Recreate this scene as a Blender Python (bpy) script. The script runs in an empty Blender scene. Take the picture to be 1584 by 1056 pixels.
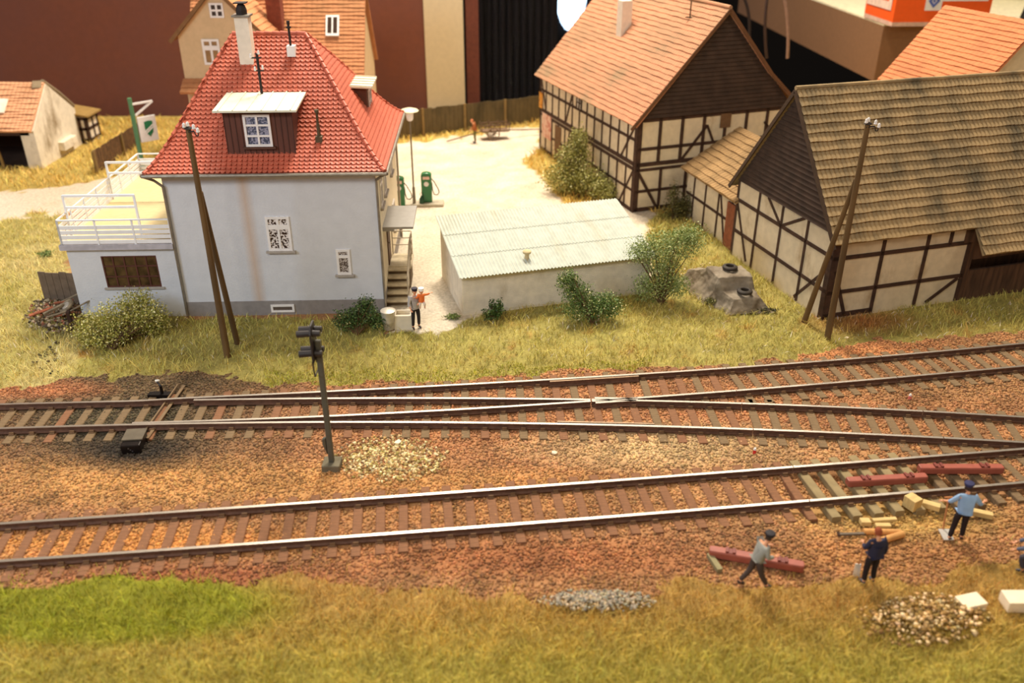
import bpy, bmesh, math, random
import numpy as np
from mathutils import Vector, Matrix
random.seed(7); rng = np.random.default_rng(7)
SC = bpy.context.scene
COL = SC.collection
PI = math.pi
# ---------------------------------------------------------------- camera, world, lights, exposure
FPX, TILT, CAMH = 1357.0, math.atan(.529), 15.05
ct, st = math.cos(TILT), math.sin(TILT)
cam = bpy.data.objects.new('camera', bpy.data.cameras.new('camera')); COL.objects.link(cam)
cam.location = (0, 0, CAMH); cam.rotation_euler = (PI/2 - TILT, 0, 0)
cam.data.sensor_width = 36; cam.data.lens = FPX/1584*36; cam.data.clip_end = 600
cam.data.dof.use_dof = True; cam.data.dof.focus_distance = 30.0; cam.data.dof.aperture_fstop = cam.data.lens/1000/.165
SC.camera = cam
SC.view_settings.view_transform = 'Standard'; SC.view_settings.look = 'None'
SC.view_settings.gamma = 1; SC.view_settings.use_curve_mapping = False
SC.view_settings.exposure = 0.0
w = bpy.data.worlds.new('world'); SC.world = w; w.use_nodes = True
w.node_tree.nodes['Background'].inputs[0].default_value = (1.0, .80, .62, 1)
w.node_tree.nodes['Background'].inputs[1].default_value = 0.27
def area(name, loc, target, sx, sy, power, col):
    l = bpy.data.lights.new(name, 'AREA'); l.shape = 'RECTANGLE'; l.size = sx; l.size_y = sy
    l.energy = power; l.color = col
    o = bpy.data.objects.new(name, l); COL.objects.link(o); o.location = loc
    d = Vector(target) - Vector(loc); o.rotation_euler = d.to_track_quat('-Z', 'Y').to_euler()
    return o
area('hall_lamp_overhead', (2, 54, 50), (-2, 36, 0), 8, 8, 34000, (1, .88, .71))
area('hall_lamp_back', (-8, 64, 48), (-2, 24, 0), 16, 9, 26000, (1, .9, .76))
area('hall_lamp_back_right', (24, 68, 46), (10, 22, 0), 10, 5, 7000, (1, .9, .78))
area('hall_lamp_right', (44, 20, 40), (4, 30, 2), 8, 6, 4000, (1, .84, .62))
area('hall_lamp_front', (-12, -12, 38), (-3, 24, 0), 12, 8, 8000, (1, .88, .7))
area('daylight_window', (-34, 2, 24), (-9, 31, 3), 14, 12, 8000, (.66, .8, 1))

# ---------------------------------------------------------------- projection helpers (photo pixel -> place)
def ray(px, py):
    a = (px-792)/FPX; b = -(py-528)/FPX
    return (a, ct+b*st, -st+b*ct)
def G(px, py, z=0.0):
    d = ray(px, py); t = (z-CAMH)/d[2]; return Vector((d[0]*t, d[1]*t, z))
def YY(px, py, y):
    d = ray(px, py); t = y/d[1]; return Vector((d[0]*t, y, CAMH+d[2]*t))
def PX(x, y, z=0.0):
    v = z-CAMH; D = y*ct - v*st; U = y*st + v*ct
    return 792+FPX*x/D, 528-FPX*U/D
def inpoly(px, py, poly):
    r = np.zeros(px.shape, bool); n = len(poly); j = n-1
    for i in range(n):
        xi, yi = poly[i]; xj, yj = poly[j]
        c = ((yi > py) != (yj > py)) & (px < (xj-xi)*(py-yi)/((yj-yi) or 1e-9)+xi)
        r ^= c; j = i
    return r
# ---------------------------------------------------------------- materials
def lin(c):
    return tuple(((v/255)/12.92 if v/255 <= .04045 else ((v/255+.055)/1.055)**2.4) for v in c)
MATS = {}
def M(name, rgb=None, rough=.8, metal=0, var=.12, scale=4., bump=.15, bscale=40., attr=False, rgb2=None, emit=0, spec=.4, coat=0, stretch=None):
    if name in MATS: return MATS[name]
    m = bpy.data.materials.new(name); m.use_nodes = True; nt = m.node_tree; N = nt.nodes; L = nt.links
    b = N['Principled BSDF']; b.inputs['Roughness'].default_value = rough; b.inputs['Metallic'].default_value = metal
    b.inputs['Specular IOR Level'].default_value = spec
    if coat: b.inputs['Coat Weight'].default_value = coat
    tc = N.new('ShaderNodeTexCoord'); src = tc.outputs['Object']
    if stretch:
        mp = N.new('ShaderNodeMapping'); mp.inputs['Scale'].default_value = stretch; L.new(src, mp.inputs[0]); src = mp.outputs[0]
    n1 = N.new('ShaderNodeTexNoise'); n1.inputs['Scale'].default_value = scale; n1.inputs['Detail'].default_value = 5; L.new(src, n1.inputs['Vector'])
    if attr:
        at = N.new('ShaderNodeAttribute'); at.attribute_name = 'Col'; base = at.outputs['Color']
        mr = N.new('ShaderNodeMapRange'); mr.inputs[1].default_value = .3; mr.inputs[2].default_value = .7
        mr.inputs[3].default_value = 1-var; mr.inputs[4].default_value = 1+var; L.new(n1.outputs[0], mr.inputs[0])
        vm = N.new('ShaderNodeVectorMath'); vm.operation = 'SCALE'; L.new(base, vm.inputs[0]); L.new(mr.outputs[0], vm.inputs['Scale'])
        L.new(vm.outputs[0], b.inputs['Base Color'])
    else:
        c = lin(rgb); r = N.new('ShaderNodeValToRGB')
        if rgb2: d1, d2 = c, lin(rgb2)
        else: d1 = tuple(max(0, v*(1-var)) for v in c); d2 = tuple(min(1, v*(1+var)) for v in c)
        r.color_ramp.elements[0].position = .35; r.color_ramp.elements[1].position = .65
        r.color_ramp.elements[0].color = (*d1, 1); r.color_ramp.elements[1].color = (*d2, 1)
        L.new(n1.outputs[0], r.inputs[0]); L.new(r.outputs[0], b.inputs['Base Color'])
        if emit:
            L.new(r.outputs[0], b.inputs['Emission Color']); b.inputs['Emission Strength'].default_value = emit
    if bump:
        n2 = N.new('ShaderNodeTexNoise'); n2.inputs['Scale'].default_value = bscale; n2.inputs['Detail'].default_value = 3; L.new(src, n2.inputs['Vector'])
        bp = N.new('ShaderNodeBump'); bp.inputs['Strength'].default_value = bump; bp.inputs['Distance'].default_value = .03
        L.new(n2.outputs[0], bp.inputs['Height']); L.new(bp.outputs[0], b.inputs['Normal'])
    MATS[name] = m; return m
def stained(name, rgb, stain, hscale=1., lo=.52, hi=.72, streak=(1, 1, .35), bump=.2, rough=.9, bscale=30):
    """plaster / roofing with blotches or runs of dirt"""
    if name in MATS: return MATS[name]
    m = M(name, rgb, rough=rough, var=.07, scale=3, bump=bump, bscale=bscale); nt = m.node_tree; N = nt.nodes; L = nt.links
    b = N['Principled BSDF']; cur = b.inputs['Base Color'].links[0].from_socket
    tc = [n for n in N if n.type == 'TEX_COORD'][0]
    mp = N.new('ShaderNodeMapping'); mp.inputs['Scale'].default_value = streak; L.new(tc.outputs['Object'], mp.inputs[0])
    n = N.new('ShaderNodeTexNoise'); n.inputs['Scale'].default_value = hscale; n.inputs['Detail'].default_value = 8; n.inputs['Roughness'].default_value = .65
    L.new(mp.outputs[0], n.inputs['Vector'])
    mr = N.new('ShaderNodeMapRange'); mr.inputs[1].default_value = lo; mr.inputs[2].default_value = hi; L.new(n.outputs[0], mr.inputs[0])
    mx = N.new('ShaderNodeMix'); mx.data_type = 'RGBA'; L.new(mr.outputs[0], mx.inputs[0]); L.new(cur, mx.inputs[6]); mx.inputs[7].default_value = (*lin(stain), 1)
    L.new(mx.outputs[2], b.inputs['Base Color']); return m
def lace(name, dark, light, scale):
    m = M(name, dark, var=0, bump=0, rough=.3); nt = m.node_tree; N = nt.nodes; L = nt.links; b = N['Principled BSDF']
    tc = [n for n in N if n.type == 'TEX_COORD'][0]
    v = N.new('ShaderNodeTexNoise'); v.inputs['Scale'].default_value = scale; v.inputs['Detail'].default_value = 2; L.new(tc.outputs['Object'], v.inputs['Vector'])
    r = N.new('ShaderNodeValToRGB'); r.color_ramp.elements[0].position = .47; r.color_ramp.elements[1].position = .53
    r.color_ramp.elements[0].color = (*lin(dark), 1); r.color_ramp.elements[1].color = (*lin(light), 1)
    L.new(v.outputs[0], r.inputs[0]); L.new(r.outputs[0], b.inputs['Base Color']); return m
# ---------------------------------------------------------------- mesh builder
class MB:
    def __init__(s): s.v = []; s.f = []; s.m = []; s.c = []; s.T = Matrix()
    def add(s, vs, fs, mi=0):
        o = len(s.v); s.v += [tuple(s.T @ Vector(p)) for p in vs]
        s.f += [tuple(i+o for i in f) for f in fs]; s.m += [mi]*len(fs); return s
    def box(s, a, b, mi=0):
        x0, y0, z0 = a; x1, y1, z1 = b
        return s.add([(x0,y0,z0),(x1,y0,z0),(x1,y1,z0),(x0,y1,z0),(x0,y0,z1),(x1,y0,z1),(x1,y1,z1),(x0,y1,z1)],
              [(0,3,2,1),(4,5,6,7),(0,1,5,4),(1,2,6,5),(2,3,7,6),(3,0,4,7)], mi)
    def bar(s, p, q, w, h, mi=0, up=(0,0,1)):
        p = Vector(p); q = Vector(q); d = (q-p).normalized(); u = Vector(up)
        if abs(d.dot(u)) > .98: u = Vector((0,1,0))
        x = d.cross(u).normalized()*w/2; y = x.cross(d).normalized()*h/2
        vs = [p-x-y, p+x-y, p+x+y, p-x+y, q-x-y, q+x-y, q+x+y, q-x+y]
        return s.add(vs, [(0,1,2,3),(4,7,6,5),(0,4,5,1),(1,5,6,2),(2,6,7,3),(3,7,4,0)], mi)
    def cyl(s, p, q, r0, r1=None, n=12, mi=0):
        if r1 is None: r1 = r0
        p = Vector(p); q = Vector(q); d = (q-p).normalized(); u = Vector((0,0,1)) if abs(d.z) < .9 else Vector((1,0,0))
        x = d.cross(u).normalized(); y = d.cross(x)
        vs = []
        for c, r in ((p, r0), (q, r1)):
            for i in range(n):
                a = 2*PI*i/n; vs.append(c + x*math.cos(a)*r + y*math.sin(a)*r)
        fs = [(i, (i+1) % n, n+(i+1) % n, n+i) for i in range(n)] + [tuple(range(n))[::-1], tuple(range(n, 2*n))]
        return s.add(vs, fs, mi)
    def tube(s, pts, r, n=8, mi=0):
        for a, b in zip(pts[:-1], pts[1:]): s.cyl(a, b, r, r, n, mi)
        return s
    def lathe(s, c, prof, n=20, mi=0):
        c = Vector(c); vs = []
        for r, z in prof:
            for i in range(n):
                a = 2*PI*i/n; vs.append(c+Vector((r*math.cos(a), r*math.sin(a), z)))
        fs = []
        for k in range(len(prof)-1):
            for i in range(n): fs.append((k*n+i, k*n+(i+1) % n, (k+1)*n+(i+1) % n, (k+1)*n+i))
        fs.append(tuple(range(n))[::-1]); fs.append(tuple(range((len(prof)-1)*n, len(prof)*n)))
        return s.add(vs, fs, mi)
    def prism(s, pts, d, mi=0):
        """polygon pts extruded by vector d"""
        d = Vector(d); n = len(pts); vs = [Vector(p) for p in pts]; vs += [p+d for p in vs]
        return s.add(vs, [tuple(range(n))[::-1], tuple(range(n, 2*n))]+[(i, (i+1) % n, n+(i+1) % n, n+i) for i in range(n)], mi)
    def torus(s, c, R, r, n=20, k=8, mi=0, rot=None):
        vs = []; fs = []; rot = rot or Matrix()
        for i in range(n):
            a = 2*PI*i/n
            for j in range(k):
                b = 2*PI*j/k; vs.append(Vector(c)+rot @ Vector(((R+r*math.cos(b))*math.cos(a), (R+r*math.cos(b))*math.sin(a), r*math.sin(b))))
        for i in range(n):
            for j in range(k): fs.append((i*k+j, ((i+1) % n)*k+j, ((i+1) % n)*k+(j+1) % k, i*k+(j+1) % k))
        return s.add(vs, fs, mi)
    def build(s, name, mats, parent=None, smooth=False, loc=None, rotz=0, bevel=0):
        me = bpy.data.meshes.new(name); me.from_pydata(s.v, [], s.f)
        if not isinstance(mats, (list, tuple)): mats = [mats]
        for m in mats: me.materials.append(m)
        if len(mats) > 1: me.polygons.foreach_set('material_index', s.m)
        bm = bmesh.new(); bm.from_mesh(me); bmesh.ops.recalc_face_normals(bm, faces=bm.faces); bm.to_mesh(me); bm.free()
        if smooth:
            me.polygons.foreach_set('use_smooth', [True]*len(me.polygons))
            me.set_sharp_from_angle(angle=.9)
        o = bpy.data.objects.new(name, me); COL.objects.link(o)
        if parent: o.parent = parent
        if loc is not None: o.location = loc
        o.rotation_euler.z = rotz
        if bevel:
            b = o.modifiers.new('bevel', 'BEVEL'); b.width = bevel; b.segments = 2; b.limit_method = 'ANGLE'
        return o
def tag(o, label, cat, group=None, kind=None):
    if label: o['label'] = label
    if cat: o['category'] = cat
    if group: o['group'] = group
    if kind: o['kind'] = kind
    return o
def thing(name, label, cat, loc=(0,0,0), rotz=0, group=None):
    o = bpy.data.objects.new(name, None); COL.objects.link(o); o.location = loc; o.rotation_euler.z = rotz
    o.empty_display_size = .3
    return tag(o, label, cat, group)
def struct(name, mb, mats, **k):
    o = mb.build(name, mats, **k); o['kind'] = 'structure'; return o
def dup(o, parent=None):
    c = o.copy(); COL.objects.link(c)
    if parent is not None: c.parent = parent
    for ch in [x for x in bpy.data.objects if x.parent == o]: dup(ch, c)
    return c
def np_mesh(name, V, F, colr=None, mat=None, parent=None):
    """V (n,3), F (m,k) arrays; colr (n,3) linear per vertex"""
    me = bpy.data.meshes.new(name); n, k = F.shape
    me.vertices.add(len(V)); me.vertices.foreach_set('co', V.astype(np.float32).ravel())
    me.loops.add(n*k); me.loops.foreach_set('vertex_index', F.astype(np.int32).ravel())
    me.polygons.add(n); me.polygons.foreach_set('loop_start', np.arange(0, n*k, k, dtype=np.int32))
    me.polygons.foreach_set('loop_total', np.full(n, k, dtype=np.int32))
    me.update(calc_edges=True)
    if colr is not None:
        at = me.color_attributes.new('Col', 'FLOAT_COLOR', 'POINT')
        at.data.foreach_set('color', np.concatenate([colr, np.ones((len(V), 1))], 1).astype(np.float32).ravel())
    if mat: me.materials.append(mat)
    o = bpy.data.objects.new(name, me); COL.objects.link(o)
    if parent: o.parent = parent
    return o
def npl(c): return np.array(lin(c))
# ---------------------------------------------------------------- terrain colours (soil, ballast, yard, turf)
VERGE = [(-400,322),(0,322),(96,306),(118,480),(290,490),(596,492),(600,512),(700,508),(716,486),(1005,432),(1010,300),(1145,380),(1272,488),(1500,452),(2300,380),
         (2300,430),(1584,508),(1420,528),(1330,522),(1275,545),(1150,560),(1000,566),(860,572),(700,590),(560,592),(430,592),(300,572),(110,584),(20,602),(-400,640)]
YARD = [(596,225),(838,194),(840,226),(812,248),(846,284),(880,320),(1010,300),(1005,432),(716,490),(700,510),(604,512),(590,300)]
ROAD = [(-500,300),(0,296),(120,284),(235,262),(240,300),(110,325),(0,340),(-500,370)]
FARG = [(-900,150),(2500,100),(2500,400),(1500,450),(1005,432),(870,310),(806,248),(830,222),(596,232),(240,258),(120,284),(0,296),(-900,310)]
NEARG = [(-600,898),(0,908),(90,896),(240,888),(380,905),(450,884),(560,905),(700,915),(830,930),(1000,925),(1060,895),(1150,905),(1250,905),(1330,885),(1430,900),(1490,868),(1584,862),(2300,840),(2300,1500),(-600,1500)]
BLOBS = [ # centre px, radii px, colour, strength  (soil patches)
 (900,640,900,70,(176,122,84),.8),(190,650,250,72,(84,72,52),1.0),(250,588,210,26,(104,84,60),.95),(250,745,330,36,(190,142,88),.8),
 (640,745,420,22,(186,136,84),.7),(1060,690,230,34,(196,166,124),.9),(180,835,330,26,(206,142,78),.9),(300,890,240,22,(150,88,58),.8),
 (820,860,300,30,(158,100,64),.8),(1180,780,180,34,(190,144,98),.7),(1400,795,150,40,(188,150,88),.95),(1350,855,170,26,(168,118,72),.6),
 (700,790,300,26,(180,128,80),.6),(1400,700,260,40,(176,128,86),.5),(1480,600,200,25,(150,112,76),.7),(60,600,100,14,(184,116,78),.6),(1330,540,160,16,(190,128,84),.6),
 (205,695,100,30,(52,44,36),.95),(248,622,60,16,(72,60,46),.7)]
def soil(x, y):
    px, py = PX(x, y); c = np.tile(npl((166,120,82)), (len(px), 1))
    for cx, cy, rx, ry, k, s in BLOBS:
        wgt = np.clip(1.35-np.sqrt(((px-cx)/rx)**2+((py-cy)/ry)**2), 0, 1)*s
        wgt = wgt**.8
        c = c*(1-wgt[:, None]) + npl(k)*wgt[:, None]
    n = fbm(x, y, .8, 61)[:, None]; c = c*(.62+.8*n)
    return c*np.array([[.9, .9, .83]])
def vnoise(x, y, s, seed=0):
    """smooth value noise"""
    r = np.random.default_rng(seed).random((64, 64)); u = x/s+100; v = y/s+100
    i = np.floor(u).astype(int); j = np.floor(v).astype(int); f = u-i; g = v-j; f = f*f*(3-2*f); g = g*g*(3-2*g)
    a = r[i % 64, j % 64]; b = r[(i+1) % 64, j % 64]; c = r[i % 64, (j+1) % 64]; d = r[(i+1) % 64, (j+1) % 64]
    return (a*(1-f)+b*f)*(1-g)+(c*(1-f)+d*f)*g
def fbm(x, y, s, seed=0): return .5*vnoise(x, y, s, seed)+.3*vnoise(x, y, s/2.3, seed+1)+.2*vnoise(x, y, s/5.1, seed+2)
def warp(x, y):
    px, py = PX(x, y); sc = np.clip((py+190)/800, .3, 1.3)
    return px+(fbm(x, y, .9, 5)-.5)*50*sc, py+(fbm(x, y, .8, 9)-.5)*26*sc
def grasscol(x, y):
    px, py = PX(x, y); n = fbm(x, y, 1.6, 21)[:, None]; n2 = fbm(x, y, .7, 31)[:, None]
    a, b, o = npl((176,166,84)), npl((206,188,102)), npl((196,136,62))
    c = a*(1-n)+b*n
    k = np.clip((n2-.66)*4, 0, 1)*.7; c = c*(1-k)+o*k
    far = (py < 330)[:, None]; c = np.where(far, npl((214,176,86))*(1-n)+npl((226,200,110))*n, c)
    lf = ((px < 120) & (py > 330))[:, None]; c = np.where(lf, npl((196,182,92))*(1-n)+npl((228,208,140))*n, c)
    near = (py > 840)[:, None]; t = np.clip((py-930)/100, 0, 1)[:, None]
    cn = (npl((212,174,92))*(1-n)+npl((188,146,72))*n)*(1-t)+(npl((208,188,88))*(1-n)+npl((184,170,72))*n)*t
    moss = np.clip(1.25-np.sqrt(((px-120)/300)**2+((py-935)/60)**2), 0, 1)[:, None]; moss = np.clip(moss*2.5, 0, 1)
    cn = cn*(1-moss)+npl((166,164,44))*moss; c = np.where(near, cn, c)
    cl = fbm(x, y, .32, 91)[:, None]; c = c*(.72+.56*cl)
    dk = (np.clip(1.2-np.sqrt(((px-150)/220)**2+((py-520)/32)**2), 0, 1)*.0)[:, None]
    rb = np.clip(1.2-np.sqrt(((px-1330)/90)**2+((py-497)/22)**2), 0, 1)[:, None]*.8; c = c*(1-rb)+npl((176,104,56))*rb
    return c
def zfloor(x, y):
    px, py = PX(x, y)
    z = (fbm(x, y, .8, 3)-.5)*.06 - .045
    pit = np.clip(1.3-np.sqrt(((px-1385)/165)**2+((py-765)/46)**2), 0, 1); pit = np.clip(pit*2.2, 0, 1)
    z = z - .16*pit
    return z
def floor_patch(name, xs, ys, parent=None):
    X, Y = np.meshgrid(xs, ys); x = X.ravel(); y = Y.ravel(); nx, ny = len(xs), len(ys)
    wx, wy = warp(x, y); c = soil(x, y)
    yard = inpoly(wx, wy, YARD); road = inpoly(wx, wy, ROAD); verge = inpoly(wx, wy, VERGE) & ~yard
    farg = inpoly(wx, wy, FARG); near = inpoly(wx, wy, NEARG)
    n = fbm(x, y, 2.2, 41)[:, None]; n2 = fbm(x, y, .6, 42)[:, None]
    yc = npl((232,220,198))*n+npl((208,184,154))*(1-n); yc = yc*(.72+.5*n2)*.86
    px, py = PX(x, y); conc = (np.clip((py-345)/40, 0, 1)*np.clip((740-px)/40, 0, 1))[:, None]
    yc = yc*(1-conc)+npl((188,176,156))*conc
    rd = npl((206,194,176))*n+npl((190,172,146))*(1-n)
    gc = grasscol(x, y)*.55
    c = np.where((yard)[:, None], yc, c); c = np.where((road)[:, None], rd, c)
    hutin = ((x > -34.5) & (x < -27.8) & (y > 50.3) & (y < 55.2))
    c = np.where(((verge | near | farg) & ~yard & ~road)[:, None], gc, c)
    c = np.where(hutin[:, None], npl((60,44,34)), c)  # ground in the hut coloured dark for the shade behind its open front
    z = zfloor(x, y); z = np.where(yard | road, -.02, z)
    i = np.arange(ny-1)[:, None]*nx+np.arange(nx-1)[None, :]; i = i.ravel()
    F = np.stack([i, i+1, i+nx+1, i+nx], 1)
    o = np_mesh(name, np.stack([x, y, z], 1), F, c, M('ground', attr=True, rough=.95, var=.22, scale=9, bump=.5, bscale=30), parent)
    o.data.polygons.foreach_set('use_smooth', [True]*len(F)); return o
fl = floor_patch('floor', np.arange(-21, 23.01, .1), np.arange(11, 34.51, .1)); fl['kind'] = 'structure'
fl2 = floor_patch('floor_rear', np.arange(-46, 50.01, .25), np.arange(34.5, 63.01, .25)); fl2['kind'] = 'structure'
for nm, xs in (('floor_left', np.arange(-46, -20.9, .25)), ('floor_right', np.arange(23, 50.01, .25))):
    q = floor_patch(nm, xs, np.arange(11, 34.51, .25)); q['kind'] = 'structure'

# ---------------------------------------------------------------- tracks
RZ = .18
def railfit(pts, deg=2):
    P_ = [G(x, y, RZ) for x, y in pts]; return np.poly1d(np.polyfit([p.x for p in P_], [p.y for p in P_], deg))
near_far = railfit([(0,809.5),(400,784),(800,755),(1200,723),(1400,709),(1584,695)])
near_near = railfit([(0,867),(400,842),(800,811),(1200,777),(1400,762),(1584,747)])
m_up = railfit([(0,626),(200,619.6),(400,618),(600,617),(800,616.6),(1000,619.4),(1200,626),(1400,635.5),(1584,645)], 3)
m_lo = railfit([(0,663),(200,656.6),(400,654),(600,653.8),(800,654.8),(1000,658),(1200,666),(1400,675),(1584,684)], 3)
d_up = railfit([(200,619.6),(400,611),(600,601),(800,590),(1000,578),(1200,564.5),(1400,548),(1584,531)], 3)
d_lo = railfit([(200,654),(400,649.6),(589,639),(800,628.6),(956,617),(1200,600),(1400,583),(1584,566)], 3)
def const_gauge(lo, up):
    return lo, up
MRAILTOP = M('rail_head_steel', (206,196,182), rough=.34, metal=.85, var=.05, bump=.03)
MRAILWEB = M('rail_rust', (98,68,52), rough=.75, var=.2, scale=8)
def rail_mesh(f, x0, x1, step=.5, hw=.045, gap=None):
    """I-section swept along y=f(x); head faces slot 0, web and foot slot 1"""
    xs = np.arange(x0, x1+1e-6, (x1-x0)/max(2, int((x1-x0)/step)))
    prof = [(-.085, .02), (-.085, .045), (-.018, .06), (-.018, .145), (-hw, .155), (-hw, .2), (hw, .2), (hw, .155), (.018, .145), (.018, .06), (.085, .045), (.085, .02)]
    vs = []; fs = []; mi = []; n = len(prof); d = f.deriv() if hasattr(f, 'deriv') else None
    for x in xs:
        y = f(x); s = d(x) if d is not None else 0; l = math.hypot(1, s); nx, ny = -s/l, 1/l
        for a, z in prof: vs.append((x+nx*a, y+ny*a, z))
    for i in range(len(xs)-1):
        for k in range(n):
            fs.append((i*n+k, i*n+(k+1) % n, (i+1)*n+(k+1) % n, (i+1)*n+k)); mi.append(0 if k in (5,) else 1)
    fs.append(tuple(range(n))); mi.append(1); fs.append(tuple(range((len(xs)-1)*n, len(xs)*n))[::-1]); mi.append(1)
    mb = MB(); mb.v = vs; mb.f = fs; mb.m = mi; return mb
SLEEP_B = M('sleeper_brown', (130,90,62), rough=.9, var=.2, scale=3, stretch=(1, 6, 1), bump=.3)
SLEEP_G = M('sleeper_grey', (120,98,70), rough=.9, var=.2, scale=3, stretch=(1, 6, 1), bump=.3)
SLEEP_N = M('sleeper_new', (142,124,88), rough=.85, var=.12, scale=3, bump=.2)
CHAIR = M('rail_chair_steel', (112,84,58), rough=.8, var=.2)
def sleeper(parent, cx, cy, ang, l, mat, rails, lift=0., w_=.26, h=.2):
    mb = MB(); hw = w_/2
    # bevelled timber block lying across the rails
    a, b = -l/2, l/2
    pr = [(-hw, -h), (hw, -h), (hw, -.02), (hw-.02, 0), (-hw+.02, 0), (-hw, -.02)]
    vs = [(p[0], a, p[1]) for p in pr]+[(p[0], b, p[1]) for p in pr]; n = 6
    mb.add(vs, [tuple(range(n))[::-1], tuple(range(n, 2*n))]+[(i, (i+1) % n, n+(i+1) % n, n+i) for i in range(n)])
    o = mb.build('sleeper', mat, parent, loc=(cx, cy, .02+lift), rotz=ang)
    ca, sa = math.cos(ang), math.sin(ang)
    for ry in rails:   # distance of the rail from sleeper centre along the timber
        c = MB()
        pr_ = [(-.17, 0), (.17, 0), (.17, .03), (.13, .03), (.13, .08), (.09, .08), (.075, .03), (-.075, .03), (-.09, .08), (-.13, .08), (-.13, .03), (-.17, .03)]
        c.prism([(-.07, ry+a_, b_) for a_, b_ in pr_], (.14, 0, 0))
        c.build('rail_chair', CHAIR, o)
    return o
def along(fa, fb, x0, x1, sp):
    """sleeper stations on the centre line of rails fa (lower) and fb (upper)"""
    out = []; x = x0
    while x < x1:
        yc = (fa(x)+fb(x))/2; s = (fa.deriv()(x)+fb.deriv()(x))/2; a = math.atan(s); g = (fb(x)-fa(x))*math.cos(a)
        out.append((x, yc, a, g)); x += sp*math.cos(a)
    return out
# near track
t = thing('railway_track', 'single railway track nearest the camera, crossing the whole foreground', 'railway track', (0, near_near(0), 0)); off = Vector((0, -near_near(0), 0))
def reroot(o): o.location = Vector(o.location)+off; return o
jx = G(1250, 771, RZ).x
for f in (near_far, near_near):
    for a, b in ((-19.5, jx-.012), (jx+.012, 20.5)):
        reroot(rail_mesh(f, a, b).build('rail', [MRAILTOP, MRAILWEB], t))
for i, (x, y, a, g) in enumerate(along(near_near, near_far, -17.2, 19.4, .6)):
    px, py = PX(x, y)
    new = 1235 < px < 1430
    mat = SLEEP_N if new else (SLEEP_G if px >= 1430 else SLEEP_B)
    reroot(sleeper(t, x, y+random.uniform(-.03, .03), a+random.uniform(-.012, .012)+(.03 if new else 0), 2.6, mat, (-g/2, g/2), w_=.27 if new else .25))
# turnout with both roads
XT = G(1130, 640, 0).x
t2 = thing('railway_turnout', 'turnout on the rear railway line, where one track splits in two', 'railway turnout', (-12, m_lo(-12), 0)); off = Vector((12, -m_lo(-12), 0))
XJ = XT+.4
def rl(nm, f, a, b, tt): return reroot(rail_mesh(f, a, b).build(nm, [MRAILTOP, MRAILWEB], tt))
xs0 = G(200, 654, RZ).x; xs1 = G(235, 620, RZ).x
rl('stock_rail', m_lo, -20.5, XJ, t2)
class Join:   # left of the points the diverging stock rail is the main line's rail
    def __init__(s, f, g, x, w_): s.f, s.g, s.x, s.w = f, g, x, w_
    def k(s, x): u = min(1, max(0, (x-s.x)/s.w+.5)); return u*u*(3-2*u)
    def __call__(s, x): k = s.k(x); return s.f(x)*(1-k)+s.g(x)*k
    def deriv(s): return lambda x: (s(x+.01)-s(x-.01))/.02
rl('stock_rail', Join(m_up, d_up, xs1, 2.0), -20.5, XJ, t2)
fx = G(930, 619, RZ).x
rl('switch_blade', Join(np.poly1d([m_lo(xs0)+.11]) if False else d_lo, d_lo, 0, 1), xs0+.1, fx-.35, t2)
rl('switch_blade', m_up, G(300, 618.5, RZ).x, fx-.35, t2)
rl('frog', m_up, fx-.3, XJ, t2); rl('frog', d_lo, fx-.3, XJ, t2)
for f, s, a, b in ((m_lo, 1, 862, 1012), (d_up, -1, 850, 987)):
    g0 = G(a, 650, RZ).x if s > 0 else G(a, 584, RZ).x; g1 = G(b, 655, RZ).x if s > 0 else G(b, 578, RZ).x
    reroot(rail_mesh(f+s*.13, g0, g1, hw=.03).build('guard_rail', [M('guard_rail_top', (150,124,98), rough=.45, metal=.5), MRAILWEB], t2))
wl = lambda f, s: f+s
rl('wing_rail', m_up+.11, fx-.2, G(985, 612, RZ).x, t2); rl('wing_rail', d_lo-.12, fx-.2, G(985, 622, RZ).x, t2)
x = -19.5
while x < XJ-.1:
    yl, yu = m_lo(x), max(m_up(x), d_up(x)) if x > xs1 else m_up(x)
    sp = yu-yl; L_ = sp+1.15; yc = (yl+yu)/2; rails = [yl-yc, yu-yc]
    if x > xs1+4: rails += [m_up(x)-yc, d_lo(x)-yc] if abs(m_up(x)-d_lo(x)) > .25 else [m_up(x)-yc]
    if x <= xs0: rails = [yl-yc, m_up(x)-yc]
    a = (m_lo.deriv()(x)+(d_up.deriv()(x) if x > xs1 else m_up.deriv()(x)))/2
    reroot(sleeper(t2, x, yc, a+random.uniform(-.012, .012), L_, SLEEP_G if random.random() < .7 else SLEEP_B, rails)); x += .6
for nm, fa, fb, lab in (('railway_track', m_lo, m_up, 'rear railway track right of the turnout, lower of the two branches'),
                        ('railway_track', d_lo, d_up, 'rearmost railway track curving away up to the right beside the timbered barn')):
    tt = thing(nm, lab, 'railway track', (XJ, fa(XJ), 0)); off = Vector((-XJ, -fa(XJ), 0))
    j = XJ+5.6
    for f in (fa, fb):
        for a, b in ((XJ+.02, j), (j+.025, 22.5)): rl('rail', f, a, b, tt)
    for (x, y, a, g) in along(fa, fb, XJ+.3, 22.2, .6):
        reroot(sleeper(tt, x, y, a+random.uniform(-.012, .012), 2.6, SLEEP_G, (-g/2, g/2), lift=.004))
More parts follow.
